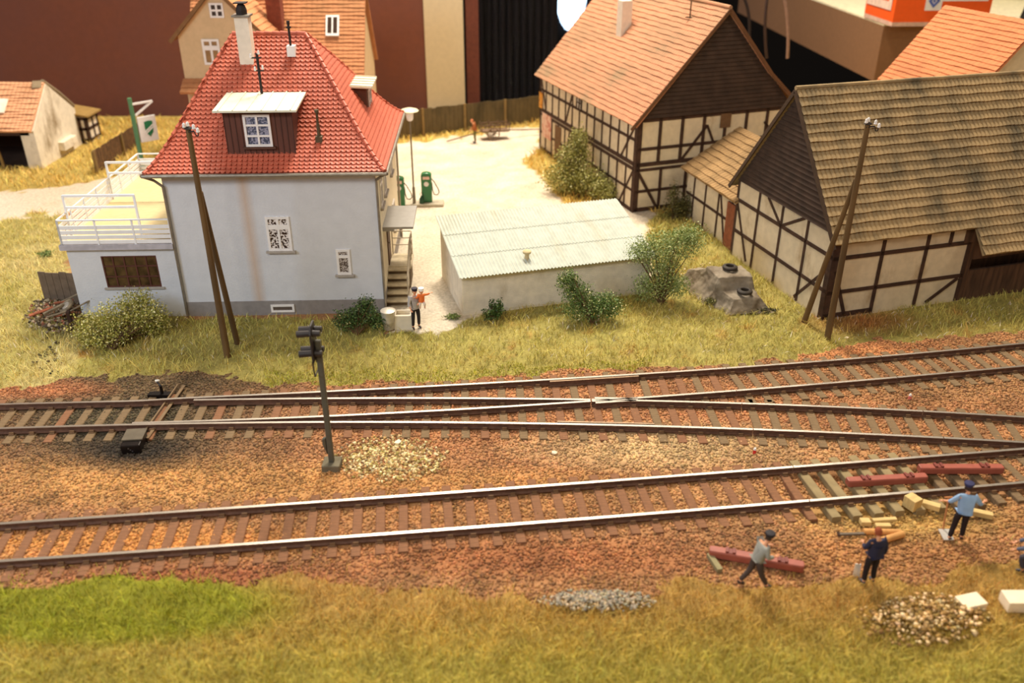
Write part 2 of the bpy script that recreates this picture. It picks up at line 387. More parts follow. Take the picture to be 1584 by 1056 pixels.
# point motor and slide rod under the switch
DARKM = M('oiled_black_steel', (34,28,26), rough=.35, metal=.5, var=.2)
p = G(208, 690, 0); t = thing('point_motor', 'black point motor box beside the switch blades of the turnout', 'point motor', (p.x, p.y, 0), .1)
mb = MB(); mb.box((-.28, -.35, -.05), (.28, .45, .26)); mb.build('housing', DARKM, t, bevel=.03)
MB().box((-.3, -.1, .26), (.3, .5, .31)).build('cover', M('motor_cover', (92,82,66), rough=.6), t, bevel=.01)
mb = MB()
for i in range(3): mb.cyl((-.05+i*.05, -.36, .16-.05*i), (-.05+i*.05, -.34, .16-.05*i), .025, .025, 8)
mb.build('bolt_head', M('bolt_steel', (170,176,190), rough=.3, metal=1), t)
mb = MB(); mb.bar((.1, .3, .1), (.5, 3.4, .1), .05, .04); mb.bar((.3, .3, .06), (.7, 3.4, .06), .1, .03); mb.build('slide_rod', M('slide_rod_steel', (120,96,66), rough=.6), t)
p = G(247, 612, 0); t = thing('switch_lever', 'small dark switch lever behind the rear rail of the turnout', 'switch lever', (p.x, p.y, 0))
mb = MB(); mb.box((-.35, -.12, 0), (.35, .12, .1)); mb.build('base_plate', DARKM, t)
mb = MB(); mb.cyl((.1, 0, .1), (.1, 0, .38), .05); mb.cyl((.1, 0, .38), (-.05, .1, .5), .03); mb.build('lever', DARKM, t)
MB().cyl((-.07, .1, .5), (.05, .1, .53), .05, .03).build('counterweight', M('white_lacquer', (226,222,210), rough=.5), t)

# ---------------------------------------------------------------- ballast stones, grass blades
def stones(name, n, box, mask, size, colf, label, zoff=.0, jit=.5, mat=None, hmap=None):
    x = rng.uniform(box[0], box[1], n); y = rng.uniform(box[2], box[3], n); k = mask(x, y); x, y = x[k], y[k]; n = len(x)
    s = rng.uniform(size[0], size[1], n)*rng.uniform(.6, 1.1, n); z = zfloor(x, y)+zoff+(hmap(x, y) if hmap else 0)
    base = np.array([(1,0,0),(-1,0,0),(0,1,0),(0,-1,0),(0,0,.8),(0,0,-.8)], float)
    V = base[None]*s[:, None, None]*rng.uniform(.55, 1.25, (n, 6, 1))
    a = rng.uniform(0, 2*PI, n); ca, sa = np.cos(a), np.sin(a)
    b = rng.uniform(-.6, .6, n); cb, sb = np.cos(b), np.sin(b)
    vx = V[..., 0]*ca[:, None]-V[..., 1]*sa[:, None]; vy = V[..., 0]*sa[:, None]+V[..., 1]*ca[:, None]; vz = V[..., 2]
    vx, vz = vx*cb[:, None]-vz*sb[:, None], vx*sb[:, None]+vz*cb[:, None]
    V = np.stack([vx+x[:, None], vy+y[:, None], vz+z[:, None]+s[:, None]*.15], -1).reshape(-1, 3)
    T = np.array([(0,2,4),(2,1,4),(1,3,4),(3,0,4),(2,0,5),(1,2,5),(3,1,5),(0,3,5)])
    F = (np.arange(n)[:, None, None]*6+T[None]).reshape(-1, 3)
    c = colf(x, y)*rng.uniform(1-jit, 1+jit, (n, 1))*rng.uniform(.93, 1.07, (n, 3))
    o = np_mesh(name, V, F, np.repeat(c, 6, 0), mat or M('stone', attr=True, rough=.9, var=.1, scale=20, bump=0)); return tag(o, label, 'ballast stones', kind='stuff')
def bal_mask(x, y):
    wx, wy = warp(x, y)
    return ~(inpoly(wx, wy, VERGE) | inpoly(wx, wy, YARD) | inpoly(wx, wy, NEARG) | inpoly(wx, wy, FARG))
def track_clear(x, y):
    m = np.ones(len(x), bool)
    for f in (near_far, near_near, m_up, m_lo, d_up, d_lo): m &= np.abs(y-f(x)) > .1
    return m
stones('track_ballast', 150000, (-18, 20, 14.5, 30), lambda x, y: bal_mask(x, y) & track_clear(x, y), (.035, .08), soil, 'red-brown crushed stone ballast between and around the railway tracks')
def pal(cols):
    A = np.array([lin(c) for c in cols])
    return lambda x, y: A[rng.integers(0, len(A), len(x))]
def ell(cx, cy, rx, ry):
    def f(x, y): px, py = PX(x, y); return (((px-cx)/rx)**2+((py-cy)/ry)**2) < rng.uniform(-.5, 1.1, len(x))
    return f
def mound(cx, cy, rx, ry, h):
    def f(x, y): px, py = PX(x, y); return h*np.clip(1-((px-cx)/rx)**2-((py-cy)/ry)**2, 0, 1)
    return f
c_ = G(605, 705)
stones('gravel_patch', 12000, (c_.x-2.5, c_.x+2.5, c_.y-1.6, c_.y+1.6), ell(605, 708, 88, 36), (.04, .08), pal([(206,184,130),(222,204,158),(164,136,84),(160,140,76),(150,116,74)]), 'pale gravel patch beside the foot of the signal post', .02)
stones('gravel_patch', 22000, (-1, 5, 14, 17), ell(925, 932, 92, 17), (.04, .07), pal([(160,150,130),(140,134,120),(180,160,130)]), 'grey gravel patch in the dry foreground grass', .06, hmap=mound(925, 932, 100, 22, .12))
c_ = G(1430, 960)
stones('rubble_heap', 9000, (c_.x-3, c_.x+3, c_.y-1.5, c_.y+1.5), ell(1430, 962, 105, 42), (.04, .09), pal([(214,186,140),(180,146,92),(150,116,62),(130,104,52)]), 'pale rubble heap in the foreground grass at the right', .06, hmap=mound(1430, 962, 115, 50, .22))
stones('gravel_patch', 2600, (5, 9, 31, 37), ell(1090, 432, 45, 26), (.04, .08), pal([(236,222,190),(214,196,160)]), 'pale gravel patch between the bush and the tarpaulin-covered vehicle', .02)
def grass(name, n, box, mask, hgt, wid, label, colf=grasscol, jit=.32, lean=1.15, dens=None):
    x = rng.uniform(box[0], box[1], n); y = rng.uniform(box[2], box[3], n); k = mask(x, y)
    if dens is not None: k &= rng.random(n) < dens(x, y)
    x, y = x[k], y[k]; n = len(x); z = zfloor(x, y)-.01
    h = rng.uniform(hgt[0], hgt[1], n)*(.6+.8*fbm(x, y, 1.1, 77)); a = rng.uniform(0, 2*PI, n); w_ = rng.uniform(wid[0], wid[1], n)
    la = rng.uniform(0, 2*PI, n); ll = rng.uniform(.1, lean, n)*h
    bx, by = np.cos(a)*w_, np.sin(a)*w_
    p0 = np.stack([x-bx, y-by, z], 1); p1 = np.stack([x+bx, y+by, z], 1)
    mx, my, mz = x+np.cos(la)*ll*.45, y+np.sin(la)*ll*.45, z+h*.6
    p2 = np.stack([mx+bx*.8, my+by*.8, mz], 1); p3 = np.stack([mx-bx*.8, my-by*.8, mz], 1)
    tip = np.stack([x+np.cos(la)*ll*1.3, y+np.sin(la)*ll*1.3, z+h], 1)
    V = np.stack([p0, p1, p2, p3, tip], 1).reshape(-1, 3)
    i = np.arange(n)[:, None]*5
    F = np.concatenate([i+np.array([[0,1,2]]), i+np.array([[0,2,3]]), i+np.array([[3,2,4]])], 0)
    c = colf(x, y)*rng.uniform(1-jit, 1+jit, (n, 1))*rng.uniform(.9, 1.1, (n, 3))
    m = M('grass_blade', attr=True, rough=.7, var=.05, bump=0); o = np_mesh(name, V, F, np.repeat(c, 5, 0), m)
    return tag(o, label, 'grass', kind='stuff')
def in_(poly, *excl):
    def f(x, y):
        wx, wy = warp(x, y); k = inpoly(wx, wy, poly)
        for e in excl: k &= ~inpoly(wx, wy, e)
        return k & solid_free(x, y)
    return f
FOOT = []   # footprints of buildings: no grass inside
def rect_fp(ox, oy, th, x0, x1, y0, y1): FOOT.append((ox, oy, th, x0, x1, y0, y1))
def solid_free(x, y):
    m = np.ones(len(x), bool)
    for ox, oy, th, x0, x1, y0, y1 in FOOT:
        dx, dy = x-ox, y-oy; u = dx*math.cos(th)+dy*math.sin(th); v = -dx*math.sin(th)+dy*math.cos(th)
        m &= ~((u > x0) & (u < x1) & (v > y0) & (v < y1))
    return m
TH_H = math.radians(2.2); TH_G = math.radians(16); TH_B = math.radians(20); TH_F = math.radians(16.5)
rect_fp(-12.63, 30.66, TH_H, -4.1, 7.65, 0, 8.2); rect_fp(-1.91, 30.66, TH_G, 0, 7.8, 0, 3.9)
rect_fp(-27.5, 50.2, 0, -7, .55, .15, 6.9)
rect_fp(6.12, 42.51, TH_B, 0, 8.6, 0, 13); rect_fp(11.93, 30.26, TH_F, 0, 15, 0, 7.1)
bald = lambda x, y: .35+.9*np.clip((fbm(x, y, 1.3, 55)-.3)*3, 0, 1)
grass('verge_grass', 190000, (-32, 26, 23.5, 47), in_(VERGE, YARD, ROAD), (.12, .3), (.007, .014), 'tangled yellow-green verge grass between the houses and the rear track', dens=bald)
grass('dry_grass', 60000, (-46, 30, 38, 62), in_(FARG, YARD, ROAD), (.2, .42), (.015, .03), 'ochre dry grass around the yard and the ruined hut at the back')
grass('foreground_grass', 110000, (-15, 18, 11.2, 17.5), in_(NEARG), (.10, .26), (.006, .012), 'mossy green and ochre grass along the bottom of the picture', dens=lambda x, y: np.clip(.35+(16.3-y)*.35, .15, 1))
grass('fringe_grass', 26000, (-15, 18, 14, 19), lambda x, y: (lambda w_: inpoly(w_[0], w_[1]+34, NEARG) & ~inpoly(w_[0], w_[1], NEARG))(warp(x, y)) & (rng.random(len(x)) < .5*fbm(x, y, .5, 71)), (.06, .16), (.006, .012), 'sparse grass tufts thinning out into the near ballast')
BR = [(400,573),(700,570),(1010,553),(1010,566),(860,575),(700,592),(560,594),(430,592)]
grass('bright_moss', 26000, (-12, 8, 24, 29), in_(BR), (.04, .1), (.012, .02), 'bright yellow-green moss strip along the rear edge of the ballast', colf=pal([(178,176,44),(196,190,62),(150,150,40)]))
def few(x, y): return rng.random(len(x)) < .05
grass('white_flowers', 30000, (-20, 20, 27, 33), lambda x, y: in_(VERGE, YARD)(x, y) & few(x, y), (.12, .2), (.008, .012), 'tiny white flowers scattered through the verge grass', colf=pal([(240,230,210)]))
# ---------------------------------------------------------------- roofs and walls
def nrm(U, V): return Vector(U).cross(Vector(V)).normalized()
def pantiles(name, parent, A, U, V, ul, vl, rows, period, mat, amp=.022, step=.05, thick=.08, lump=.012, seed=1, normal_up=True):
    """courses of ribbed tiles: A top-left corner, U along the ridge, V down the slope"""
    A = Vector(A); U = Vector(U).normalized(); V = Vector(V).normalized(); n = nrm(U, V)
    if n.z < 0: n = -n
    R = random.Random(seed); nu = int(ul/period*4); h = vl/rows; vs = []; fs = []
    us = [i*ul/nu for i in range(nu+1)]
    for r in range(rows):
        o = len(vs)
        for k, (t, e) in enumerate(((0, 0), (1.0, step), (1.0, -.01))):
            for u in us:
                z = e + (amp*abs(math.sin(PI*u/period)) if e >= 0 else 0) + lump*math.sin(u*1.3+r)*math.sin(u*.7+2*r)
                vs.append(A+U*u+V*(h*(r+t)+(.012*math.sin(u*5+r*2) if t else 0))+n*z)
        w_ = nu+1
        for k in range(2):
            for i in range(nu): fs.append((o+k*w_+i, o+k*w_+i+1, o+(k+1)*w_+i+1, o+(k+1)*w_+i))
    mb = MB(); mb.add(vs, fs)
    p = [A-n*.02, A+U*ul-n*.02, A+U*ul+V*vl-n*.02, A+V*vl-n*.02]; mb.prism(p, -n*thick)
    return mb.build(name, mat, parent)
def timber(mb, O, U, N, beams, t=.07):
    O = Vector(O); U = Vector(U).normalized(); N = Vector(N).normalized()
    for b in beams:
        u0, z0, u1, z1 = b[:4]; w_ = b[4] if len(b) > 4 else .17
        p = O+U*u0+Vector((0, 0, z0))+N*.0; q = O+U*u1+Vector((0, 0, z1))+N*.0
        mb.bar(p, q, t, w_, up=(0, 0, 1) if abs(u1-u0) > 1e-4 else U) if abs(u1-u0) > 1e-4 else mb.bar(p, q, w_, t, up=N)
def window(parent, O, U, N, w_, h, cols, rows, frame_m, pane_m, sill_m=None, fw=.07, bar=.045, transom=None, sill=.12):
    """frame > pane; U along the wall, N outwards; O lower left corner"""
    O = Vector(O); U = Vector(U).normalized(); N = Vector(N).normalized(); Z = Vector((0, 0, 1))
    mb = MB(); d = .05
    def b(u0, z0, u1, z1, dd=d): mb.prism([O+U*u0+Z*z0, O+U*u1+Z*z0, O+U*u1+Z*z1, O+U*u0+Z*z1], N*dd)
    b(0, 0, fw, h); b(w_-fw, 0, w_, h); b(fw, 0, w_-fw, fw); b(fw, h-fw, w_-fw, h)
    for i in range(1, cols): b(w_*i/cols-bar/2, fw, w_*i/cols+bar/2, h-fw, d*.9)
    if transom: b(fw, h*transom-bar, w_-fw, h*transom+bar, d*.92)
    else:
        for i in range(1, rows): b(fw, h*i/rows-bar/2, w_-fw, h*i/rows+bar/2, d*.85)
    f = mb.build('window_frame', frame_m, parent)
    mb2 = MB(); mb2.prism([O+U*fw+Z*fw, O+U*(w_-fw)+Z*fw, O+U*(w_-fw)+Z*(h-fw), O+U*fw+Z*(h-fw)], N*.015)
    mb2.build('window_pane', pane_m, f)
    if sill_m:
        m3 = MB(); m3.prism([O-U*.1-Z*.08, O+U*(w_+.1)-Z*.08, O+U*(w_+.1), O-U*.1], N*sill); m3.build('window_sill', sill_m, parent)
    return f
WHITE = M('white_paint', (232,228,224), rough=.55, var=.04, bump=.03)
RENDER = M('pale_blue_render', (206,208,212), rough=.92, var=.03, scale=2, bump=.35, bscale=14)
PLINTH = M('grey_plinth', (140,134,130), rough=.9, var=.08)
ZINC = M('zinc_gutter', (150,142,130), rough=.45, metal=.6, var=.15)
DARK = M('dark_interior', (22,16,12), rough=1, var=0, bump=0)
REDT = M('red_roof_tile', (190,98,74), rough=.55, var=.12, scale=5, bump=.1)
BROWNW = M('brown_dormer_boards', (92,54,42), rough=.75, var=.2, scale=3, stretch=(1, 1, .2))
METALROOF = M('pale_metal_roof', (222,220,198), rough=.5, var=.05, bump=.05)
LACE = lace('lace_curtain_brown', (52,34,26), (222,214,208), 14); LACE2 = lace('lace_curtain_grey', (84,72,66), (196,186,178), 22); LACEB = lace('lace_curtain_blue', (70,76,96), (150,150,168), 16)
STONEG = M('grey_stone', (168,160,150), rough=.85, var=.08)
# ---- the house
W, D = 7.65, 8.1
house = thing('house', 'pale blue house with a red hipped roof and a roof terrace on its left', 'house', (-12.63, 30.66, 0), TH_H)
def rust_run(m, x0, wd, col):
    """a rust run down the front render, between two x positions of the wall"""
    nt = m.node_tree; N = nt.nodes; L = nt.links; b = N['Principled BSDF']; cur = b.inputs['Base Color'].links[0].from_socket
    tc = [n for n in N if n.type == 'TEX_COORD'][0]; sp = N.new('ShaderNodeSeparateXYZ'); L.new(tc.outputs['Object'], sp.inputs[0])
    def mth(op, a, c): q = N.new('ShaderNodeMath'); q.operation = op; [L.new(v, q.inputs[i]) if hasattr(v, 'is_linked') else setattr(q.inputs[i], 'default_value', v) for i, v in enumerate((a, c))]; return q.outputs[0]
    d = mth('ABSOLUTE', mth('SUBTRACT', sp.outputs[0], x0), 0); k = mth('SUBTRACT', 1.0, mth('DIVIDE', d, wd)); k = mth('MULTIPLY', mth('MAXIMUM', k, 0), .55)
    mx = N.new('ShaderNodeMix'); mx.data_type = 'RGBA'; L.new(k, mx.inputs[0]); L.new(cur, mx.inputs[6]); mx.inputs[7].default_value = (*lin(col), 1); L.new(mx.outputs[2], b.inputs['Base Color'])
HRENDER = M('house_render', (206,208,212), rough=.92, var=.03, scale=2, bump=.35, bscale=14); rust_run(HRENDER, 2.87, .32, (196,156,112))
mb = MB(); mb.box((0, 0, -.2), (W, D, 5.72)); mb.build('wall', HRENDER, house)
mb = MB(); mb.box((-.0, -.03, -.2), (W+.03, D+.03, .55)); mb.build('plinth', PLINTH, house)
# side wall skin facing the yard; its cream stands in for warm light
mb = MB(); mb.box((W-.1, .02, .5), (W+.015, D-.02, 5.72)); mb.build('side_wall', M('warm_lit_render', (232,222,196), rough=.9, var=.04, bump=.3, bscale=14), house)
EAVE = (-.42, -.42, W+.42, D+.42, 5.74); RX0, RX1, RY, RZH = 2.25, 4.95, 4.0, 9.8
def contour(f):
    x0, y0, x1, y1, z = EAVE; g = f-.12*f*(1-f)**3*4
    return (x0+(RX0-x0)*f, y0+(RY-y0)*f, x1+(RX1-x1)*f, y1+(RY-y1)*f, z+(RZH-z)*g)
def rp(side, f):
    x0, y0, x1, y1, z = contour(f)
    return {'f': (Vector((x0, y0, z)), Vector((x1, y0, z))), 'r': (Vector((x1, y0, z)), Vector((x1, y1, z))),
            'b': (Vector((x1, y1, z)), Vector((x0, y1, z))), 'l': (Vector((x0, y1, z)), Vector((x0, y0, z)))}[side]
mb = MB(); NF = 12
for s in 'frbl':
    for i in range(NF):
        a, b = rp(s, i/NF); c, d = rp(s, (i+1)/NF); mb.add([a, b, d, c], [(0, 1, 2, 3)])
mb.box((EAVE[0], EAVE[1], EAVE[4]-.1), (EAVE[2], EAVE[3], EAVE[4]))
roof = mb.build('roof', M('roof_underlay', (120,44,32), rough=.9), house)
for s in 'frbl':
    # sample the slope by arc length
    fs_ = [i/200 for i in range(201)]; mids = [(rp(s, f)[0]+rp(s, f)[1])/2 for f in fs_]; L_ = [0]
    for i in range(200): L_.append(L_[-1]+(mids[i+1]-mids[i]).length)
    if s in 'bl' : rh, tw = .32, .3
    else: rh, tw = .18, .185
    rows = int(L_[-1]/rh); mb = MB()
    def at(l):
        i = min(range(200), key=lambda k: abs(L_[k]-l)); return fs_[i]
    F_ = np.interp(np.arange(rows+2)*L_[-1]/rows, L_, fs_)
    for r in range(rows):
        a, b = rp(s, F_[r]); a2, b2 = rp(s, F_[min(r+1, rows)]); u = (b-a).normalized(); v = ((a2+b2)/2-(a+b)/2); vl = v.length; v.normalize(); n = u.cross(v)
        if n.z < 0: n = -n
        wl_ = (b-a).length; k = int(wl_/tw); off_ = (wl_-k*tw)/2+(tw/2 if r % 2 else 0)
        slope_in = ((a2-a).dot(u))/vl if vl else 0
        for i in range(-1, k+1):
            x = off_+i*tw+tw/2
            if x < tw*.2 or x > wl_-tw*.2: continue
            c = a+u*x; q = tw*.49; j = random.uniform(-.004, .004)
            xl, xr = max(-q, -x), min(q, wl_-x)
            pts = [(xl, .06), (xl*.8, .02), (xl*.35, -.012), (xr*.35, -.012), (xr*.8, .02), (xr, .06)]
            vs = [c+u*p[0]+v*(p[1]+j)+n*.06 for p in pts]+[c+u*xr*.96+v*(vl+.04)+n*.012, c+u*xl*.96+v*(vl+.04)+n*.012]
            low = [c+u*p[0]*.98+v*(p[1]+j+.004)+n*.002 for p in pts]
            mb.add(vs+low, [tuple(range(8))]+[(m_, m_+1, 8+m_+1, 8+m_) for m_ in range(5)])
    mb.build('roof_tiles', REDT, house)
mb = MB()
HIPS = [('f', 0), ('f', 1), ('b', 0), ('b', 1)]
for s, e in HIPS:
    pts = [rp(s, f)[e] for f in np.linspace(0, 1, 24)]
    for a, b in zip(pts[:-1], pts[1:]):
        d = (b-a); mb.cyl(a-d*.05+Vector((0, 0, .04)), b+d*.12+Vector((0, 0, .015)), .085, .06, 10)
for i in range(9):
    x = RX0+(RX1-RX0)*i/9; mb.cyl((x-.03, RY, RZH+.04), (x+.33, RY, RZH+.02), .085, .065, 10)
mb.build('ridge_tiles', REDT, house)
mb = MB(); x0, y0, x1, y1, z = EAVE
def gutter(a, b): mb.cyl(a, b, .065, .065, 10)
o_ = .07
gutter((x0-o_, y0-o_, z-.05), (x1+o_, y0-o_, z-.05)); gutter((x1+o_, y0-o_, z-.05), (x1+o_, y1+o_, z-.05)); gutter((x0-o_, y0-o_, z-.05), (x0-o_, y1+o_, z-.05))
mb.build('gutter', ZINC, house)
for nm, pts in (('downpipe', [(x0-.02, y0, z-.1), (x0+.2, -.15, z-.3), (.03, -.08, z-.55), (.03, -.08, .0)]),
                ('downpipe', [(x1, y0+.1, z-.1), (W+.05, -.06, z-.4), (W+.05, -.06, .0)]), ('downpipe', [(W+.35, D, z-.1), (W+.08, D, z-.3), (W+.08, D, 0)])):
    mb = MB(); mb.tube(pts, .05, 8); mb.build(nm, ZINC, house)
FX = (1, 0, 0); FN = (0, -1, 0)
window(house, (3.5, 0, 2.63), FX, FN, .88, 1.34, 2, 1, WHITE, LACE, STONEG, fw=.09, bar=.09, transom=.7)
window(house, (5.98, 0, 1.62), FX, FN, .52, 1.02, 1, 1, WHITE, LACE2, STONEG, fw=.09, bar=.06, transom=.72)
window(house, (3.27, -.03, .08), FX, FN, .9, .32, 1, 1, WHITE, M('cellar_glass', (96,84,76), rough=.3, var=.1), None, fw=.08)
# window and door on the yard side
SX = (0, 1, 0); SN = (1, 0, 0)
for y_, z_ in ((1.0, 3.9), (2.5, 3.9), (5.2, 3.9), (5.2, 1.4)):
    window(house, (W+.015, y_, z_), SX, SN, .8, 1.2, 2, 1, WHITE, LACE2, STONEG, transom=.7)
mb = MB(); mb.box((W+.01, 2.35, .95), (W+.06, 3.25, 2.9)); dr = mb.build('door', M('brown_door', (84,54,36), rough=.6), house)
MB().cyl((W+.06, 2.5, 1.9), (W+.13, 2.5, 1.9), .03).build('door_handle', ZINC, dr)
mb = MB(); mb.box((W+.0, 1.1, 3.0), (W+1.2, 3.6, 3.09)); mb.box((W, 1.1, 2.92), (W+.45, 3.6, 3.0)); mb.build('canopy', M('canopy_grey', (150,146,140), rough=.7, var=.04), house)
mb = MB()
for i in range(5):
    mb.box((W+.02, .6+i*.34, -.1), (W+.84, .6+(i+1)*.34+.02, .19*(i+1)-.05), 1); mb.box((W+.02, .52+i*.34, .19*(i+1)-.05), (W+.88, .6+(i+1)*.34, .19*(i+1)))
mb.box((W+.02, 2.3, -.1), (W+.88, 3.6, .86), 1); mb.box((W+.02, 2.2, .88), (W+.95, 3.6, .98)); mb.build('steps', [M('concrete_steps', (198,184,156), rough=.9, var=.12), M('step_riser_dark', (104,86,64), rough=.9, var=.2)], house)  # stair bodies and risers are darker than the treads
mb = MB(); r_ = .022; xx = W+.9
for h in (.45, .75, 1.05):
    mb.cyl((W+.1, 3.55, .95+h), (xx, 3.55, .95+h), r_); mb.cyl((xx, 3.55, .95+h), (xx, 2.25, .95+h), r_)
    mb.cyl((xx, 2.25, .95+h), (xx, .6, .15+h), r_)
for y_, z_ in ((3.55, .95), (2.9, .95), (2.25, .95), (1.4, .55), (.6, .15)): mb.cyl((xx, y_, z_-.1), (xx, y_, z_+1.05), r_*1.2)
mb.cyl((W+.1, 3.55, .95), (W+.1, 3.55, 2.0), r_*1.2); mb.build('stair_railing', M('railing_grey', (176,164,144), rough=.5, metal=.3), house)
# front dormer
dm = MB(); dm.prism([(2.45, .3, 6.05), (2.45, .3, 7.8), (2.45, 2.3, 7.95), (2.45, 2.3, 7.6)], (2.4, 0, 0))
dm = dm.build('dormer', BROWNW, house)
mb = MB()
for i in range(13):
    x = 2.45+2.4*i/12
    if 3.1 < x < 4.1: mb.box((x-.012, .285, 6.15), (x+.012, .3, 6.5)); continue
    mb.box((x-.012, .285, 6.15), (x+.012, .3, 7.78))
mb.build('cladding_batten', M('dark_brown_batten', (62,36,28), rough=.8), dm)
window(dm, (3.13, .29, 6.52), FX, FN, .95, 1.14, 2, 3, WHITE, LACEB, M('brown_sill', (84,54,40), rough=.7), fw=.085, bar=.07, sill=.1)
mb = MB(); mb.prism([(2.2, -.05, 7.8), (2.2, -.05, 7.87), (2.2, 2.4, 8.06), (2.2, 2.4, 7.99)], (2.9, 0, 0)); 
for i in range(6):
    x = 2.2+.5*i+.2; mb.bar((x, -.06, 7.88), (x, 2.4, 8.07), .035, .05)
mb.build('dormer_roof', METALROOF, dm)
# side dormer
d2 = MB(); d2.prism([(7.05, 4.25, 6.2), (7.05, 4.25, 7.72), (5.6, 4.25, 7.8), (5.6, 4.25, 7.4)], (0, 1.65, 0)); d2 = d2.build('dormer', BROWNW, house)
mb = MB(); mb.prism([(7.3, 4.05, 7.72), (7.3, 4.05, 7.79), (5.5, 4.05, 7.88), (5.5, 4.05, 7.81)], (0, 2.05, 0))
for i in range(5): mb.bar((7.31, 4.12+i*.47, 7.8), (5.5, 4.12+i*.47, 7.9), .035, .05)
mb.build('dormer_roof', METALROOF, d2)
window(d2, (7.06, 4.6, 6.6), SX, SN, .9, .95, 2, 2, WHITE, LACEB, None, fw=.07)
# chimney, vents, roof-mounted wire post
mb = MB(); mb.box((2.62, 2.95, 8.6), (3.12, 3.45, 10.55)); ch = mb.build('chimney', M('white_chimney_render', (226,214,196), rough=.85, var=.06), house)
mb = MB(); mb.box((2.55, 2.88, 10.55), (3.19, 3.52, 10.62)); mb.build('cap_slab', ZINC, ch)
mb = MB(); mb.lathe((2.87, 3.2, 10.62), [(.2, 0), (.2, .16), (.15, .3), (.1, .36)], 14); mb.box((2.65, 2.98, 11.0), (3.09, 3.42, 11.04)); mb.cyl((2.87, 3.2, 10.9), (2.87, 3.2, 11.02), .07); mb.build('chimney_cowl', M('sooty_iron', (40,30,26), rough=.7), ch)
mb = MB(); mb.box((4.36, 3.12, 9.12), (4.66, 3.5, 9.5)); vb = mb.build('vent_flashing', WHITE, house)
mb = MB(); mb.cyl((4.5, 3.25, 9.4), (4.5, 3.25, 10.25), .045); mb.cyl((4.5, 3.25, 10.12), (4.5, 3.25, 10.18), .09); mb.cyl((4.5, 3.25, 10.25), (4.5, 3.25, 10.38), .06); mb.build('vent_pipe', M('sooty_iron'), vb)
mb = MB(); mb.cyl((5.66, .75, 6.4), (5.66, .75, 7.2), .07, .06); mb.cyl((5.66, .75, 7.2), (5.66, .75, 7.6), .045); mb.cyl((5.66, .75, 7.6), (5.66, .75, 7.7), .08); mb.box((5.54, .6, 6.35), (5.78, .9, 6.75)); mb.build('vent_pipe', M('weathered_vent', (88,74,52), rough=.8), house)
GLASSW = M('porcelain_insulator', (236,232,228), rough=.25, var=.03, bump=0)
mb = MB(); mb.cyl((3.52, 1.95, 7.9), (3.52, 1.95, 9.45), .05); mb.bar((3.3, 1.93, 9.3), (3.66, 1.93, 9.3), .04, .05); mb.bar((3.36, 1.93, 8.85), (3.7, 1.93, 8.85), .04, .05); wp = mb.build('wire_post', M('sooty_iron'), house)
for x, z in ((3.3, 9.3), (3.6, 9.42), (3.4, 8.85), (3.68, 8.9)):
    MB().lathe((x, 1.9, z), [(.03, 0), (.05, .03), (.035, .08), (.04, .12), (.02, .15)], 10).build('insulator', GLASSW, wp)
# terrace annex
AX = -4.0
mb = MB(); z0 = -.2
mb.box((AX, 0, z0), (-2.8, .25, 2.8)); mb.box((-.75, 0, z0), (0, .25, 2.8)); mb.box((-2.8, 0, z0), (-.75, .25, 1.22)); mb.box((-2.8, 0, 2.5), (-.75, .25, 2.8))
mb.box((AX, .25, z0), (AX+.25, 8.4, 2.8)); mb.box((AX, 8.4, z0), (0, 8.65, 2.8)); mb.box((-2.9, .9, .2), (-.6, .95, 2.7), 1)
mb.build('annex_wall', [RENDER, M('workshop_backdrop', (120,96,62), var=.9, scale=2.5, rough=1)], house)
mb = MB(); mb.box((AX-.16, -.16, 2.8), (.0, 8.8, 3.0)); mb.build('terrace_slab', M('annex_cornice', (176,172,178), rough=.8), house)
mb = MB(); mb.box((AX-.05, -.05, 3.0), (0, 4.55, 3.03)); mb.box((AX-.05, 4.6, 3.0), (0, 8.7, 3.03)); mb.build('terrace_floor', M('terrace_sand', (206,186,140), rough=.9, var=.05), house)
window(house, (-2.8, .06, 1.22), FX, FN, 2.05, 1.28, 5, 3, M('rusty_window_bar', (88,48,36), rough=.8), M('dim_workshop_glass', (78,58,34), rough=.25, var=.5, scale=3), M('grey_stone'), fw=.05, bar=.05)
RAILW = M('white_railing', (232,232,232), rough=.5, var=.03, bump=0)
def railing(a, b, posts, slats=4):
    a = Vector(a); b = Vector(b); mb = MB(); d = (b-a).normalized()
    for k in range(slats): mb.bar(a+Vector((0, 0, .1+k*.19)), b+Vector((0, 0, .1+k*.19)), .03, .14)
    mb.bar(a+Vector((0, 0, .95)), b+Vector((0, 0, .95)), .06, .05)
    for i in range(posts): p = a+(b-a)*i/(posts-1); mb.bar(p+Vector((0, 0, 0)), p+Vector((0, 0, .95)), .06, .06)
    return mb.build('terrace_railing', RAILW, house)
railing((AX-.05, -.08, 3.0), (0, -.08, 3.0), 4); railing((AX-.05, -.08, 3.0), (AX-.05, 8.7, 3.0), 8); railing((AX-.05, 8.7, 3.0), (0, 8.7, 3.0), 4)
for y_, xr, xl in ((.78, -1.42, AX-.02), (5.1, -1.3, AX-.02)):
    mb = MB()
    for z_ in (4.15, 4.6): mb.bar((xl, y_, z_), (xr, y_, z_), .07, .085)
    mb.bar((xl, y_, 3.0), (xl, y_, 4.63), .075, .075); mb.bar((xr, y_, 3.0), (xr, y_, 4.63), .075, .075); mb.build('pergola_frame', RAILW, house)

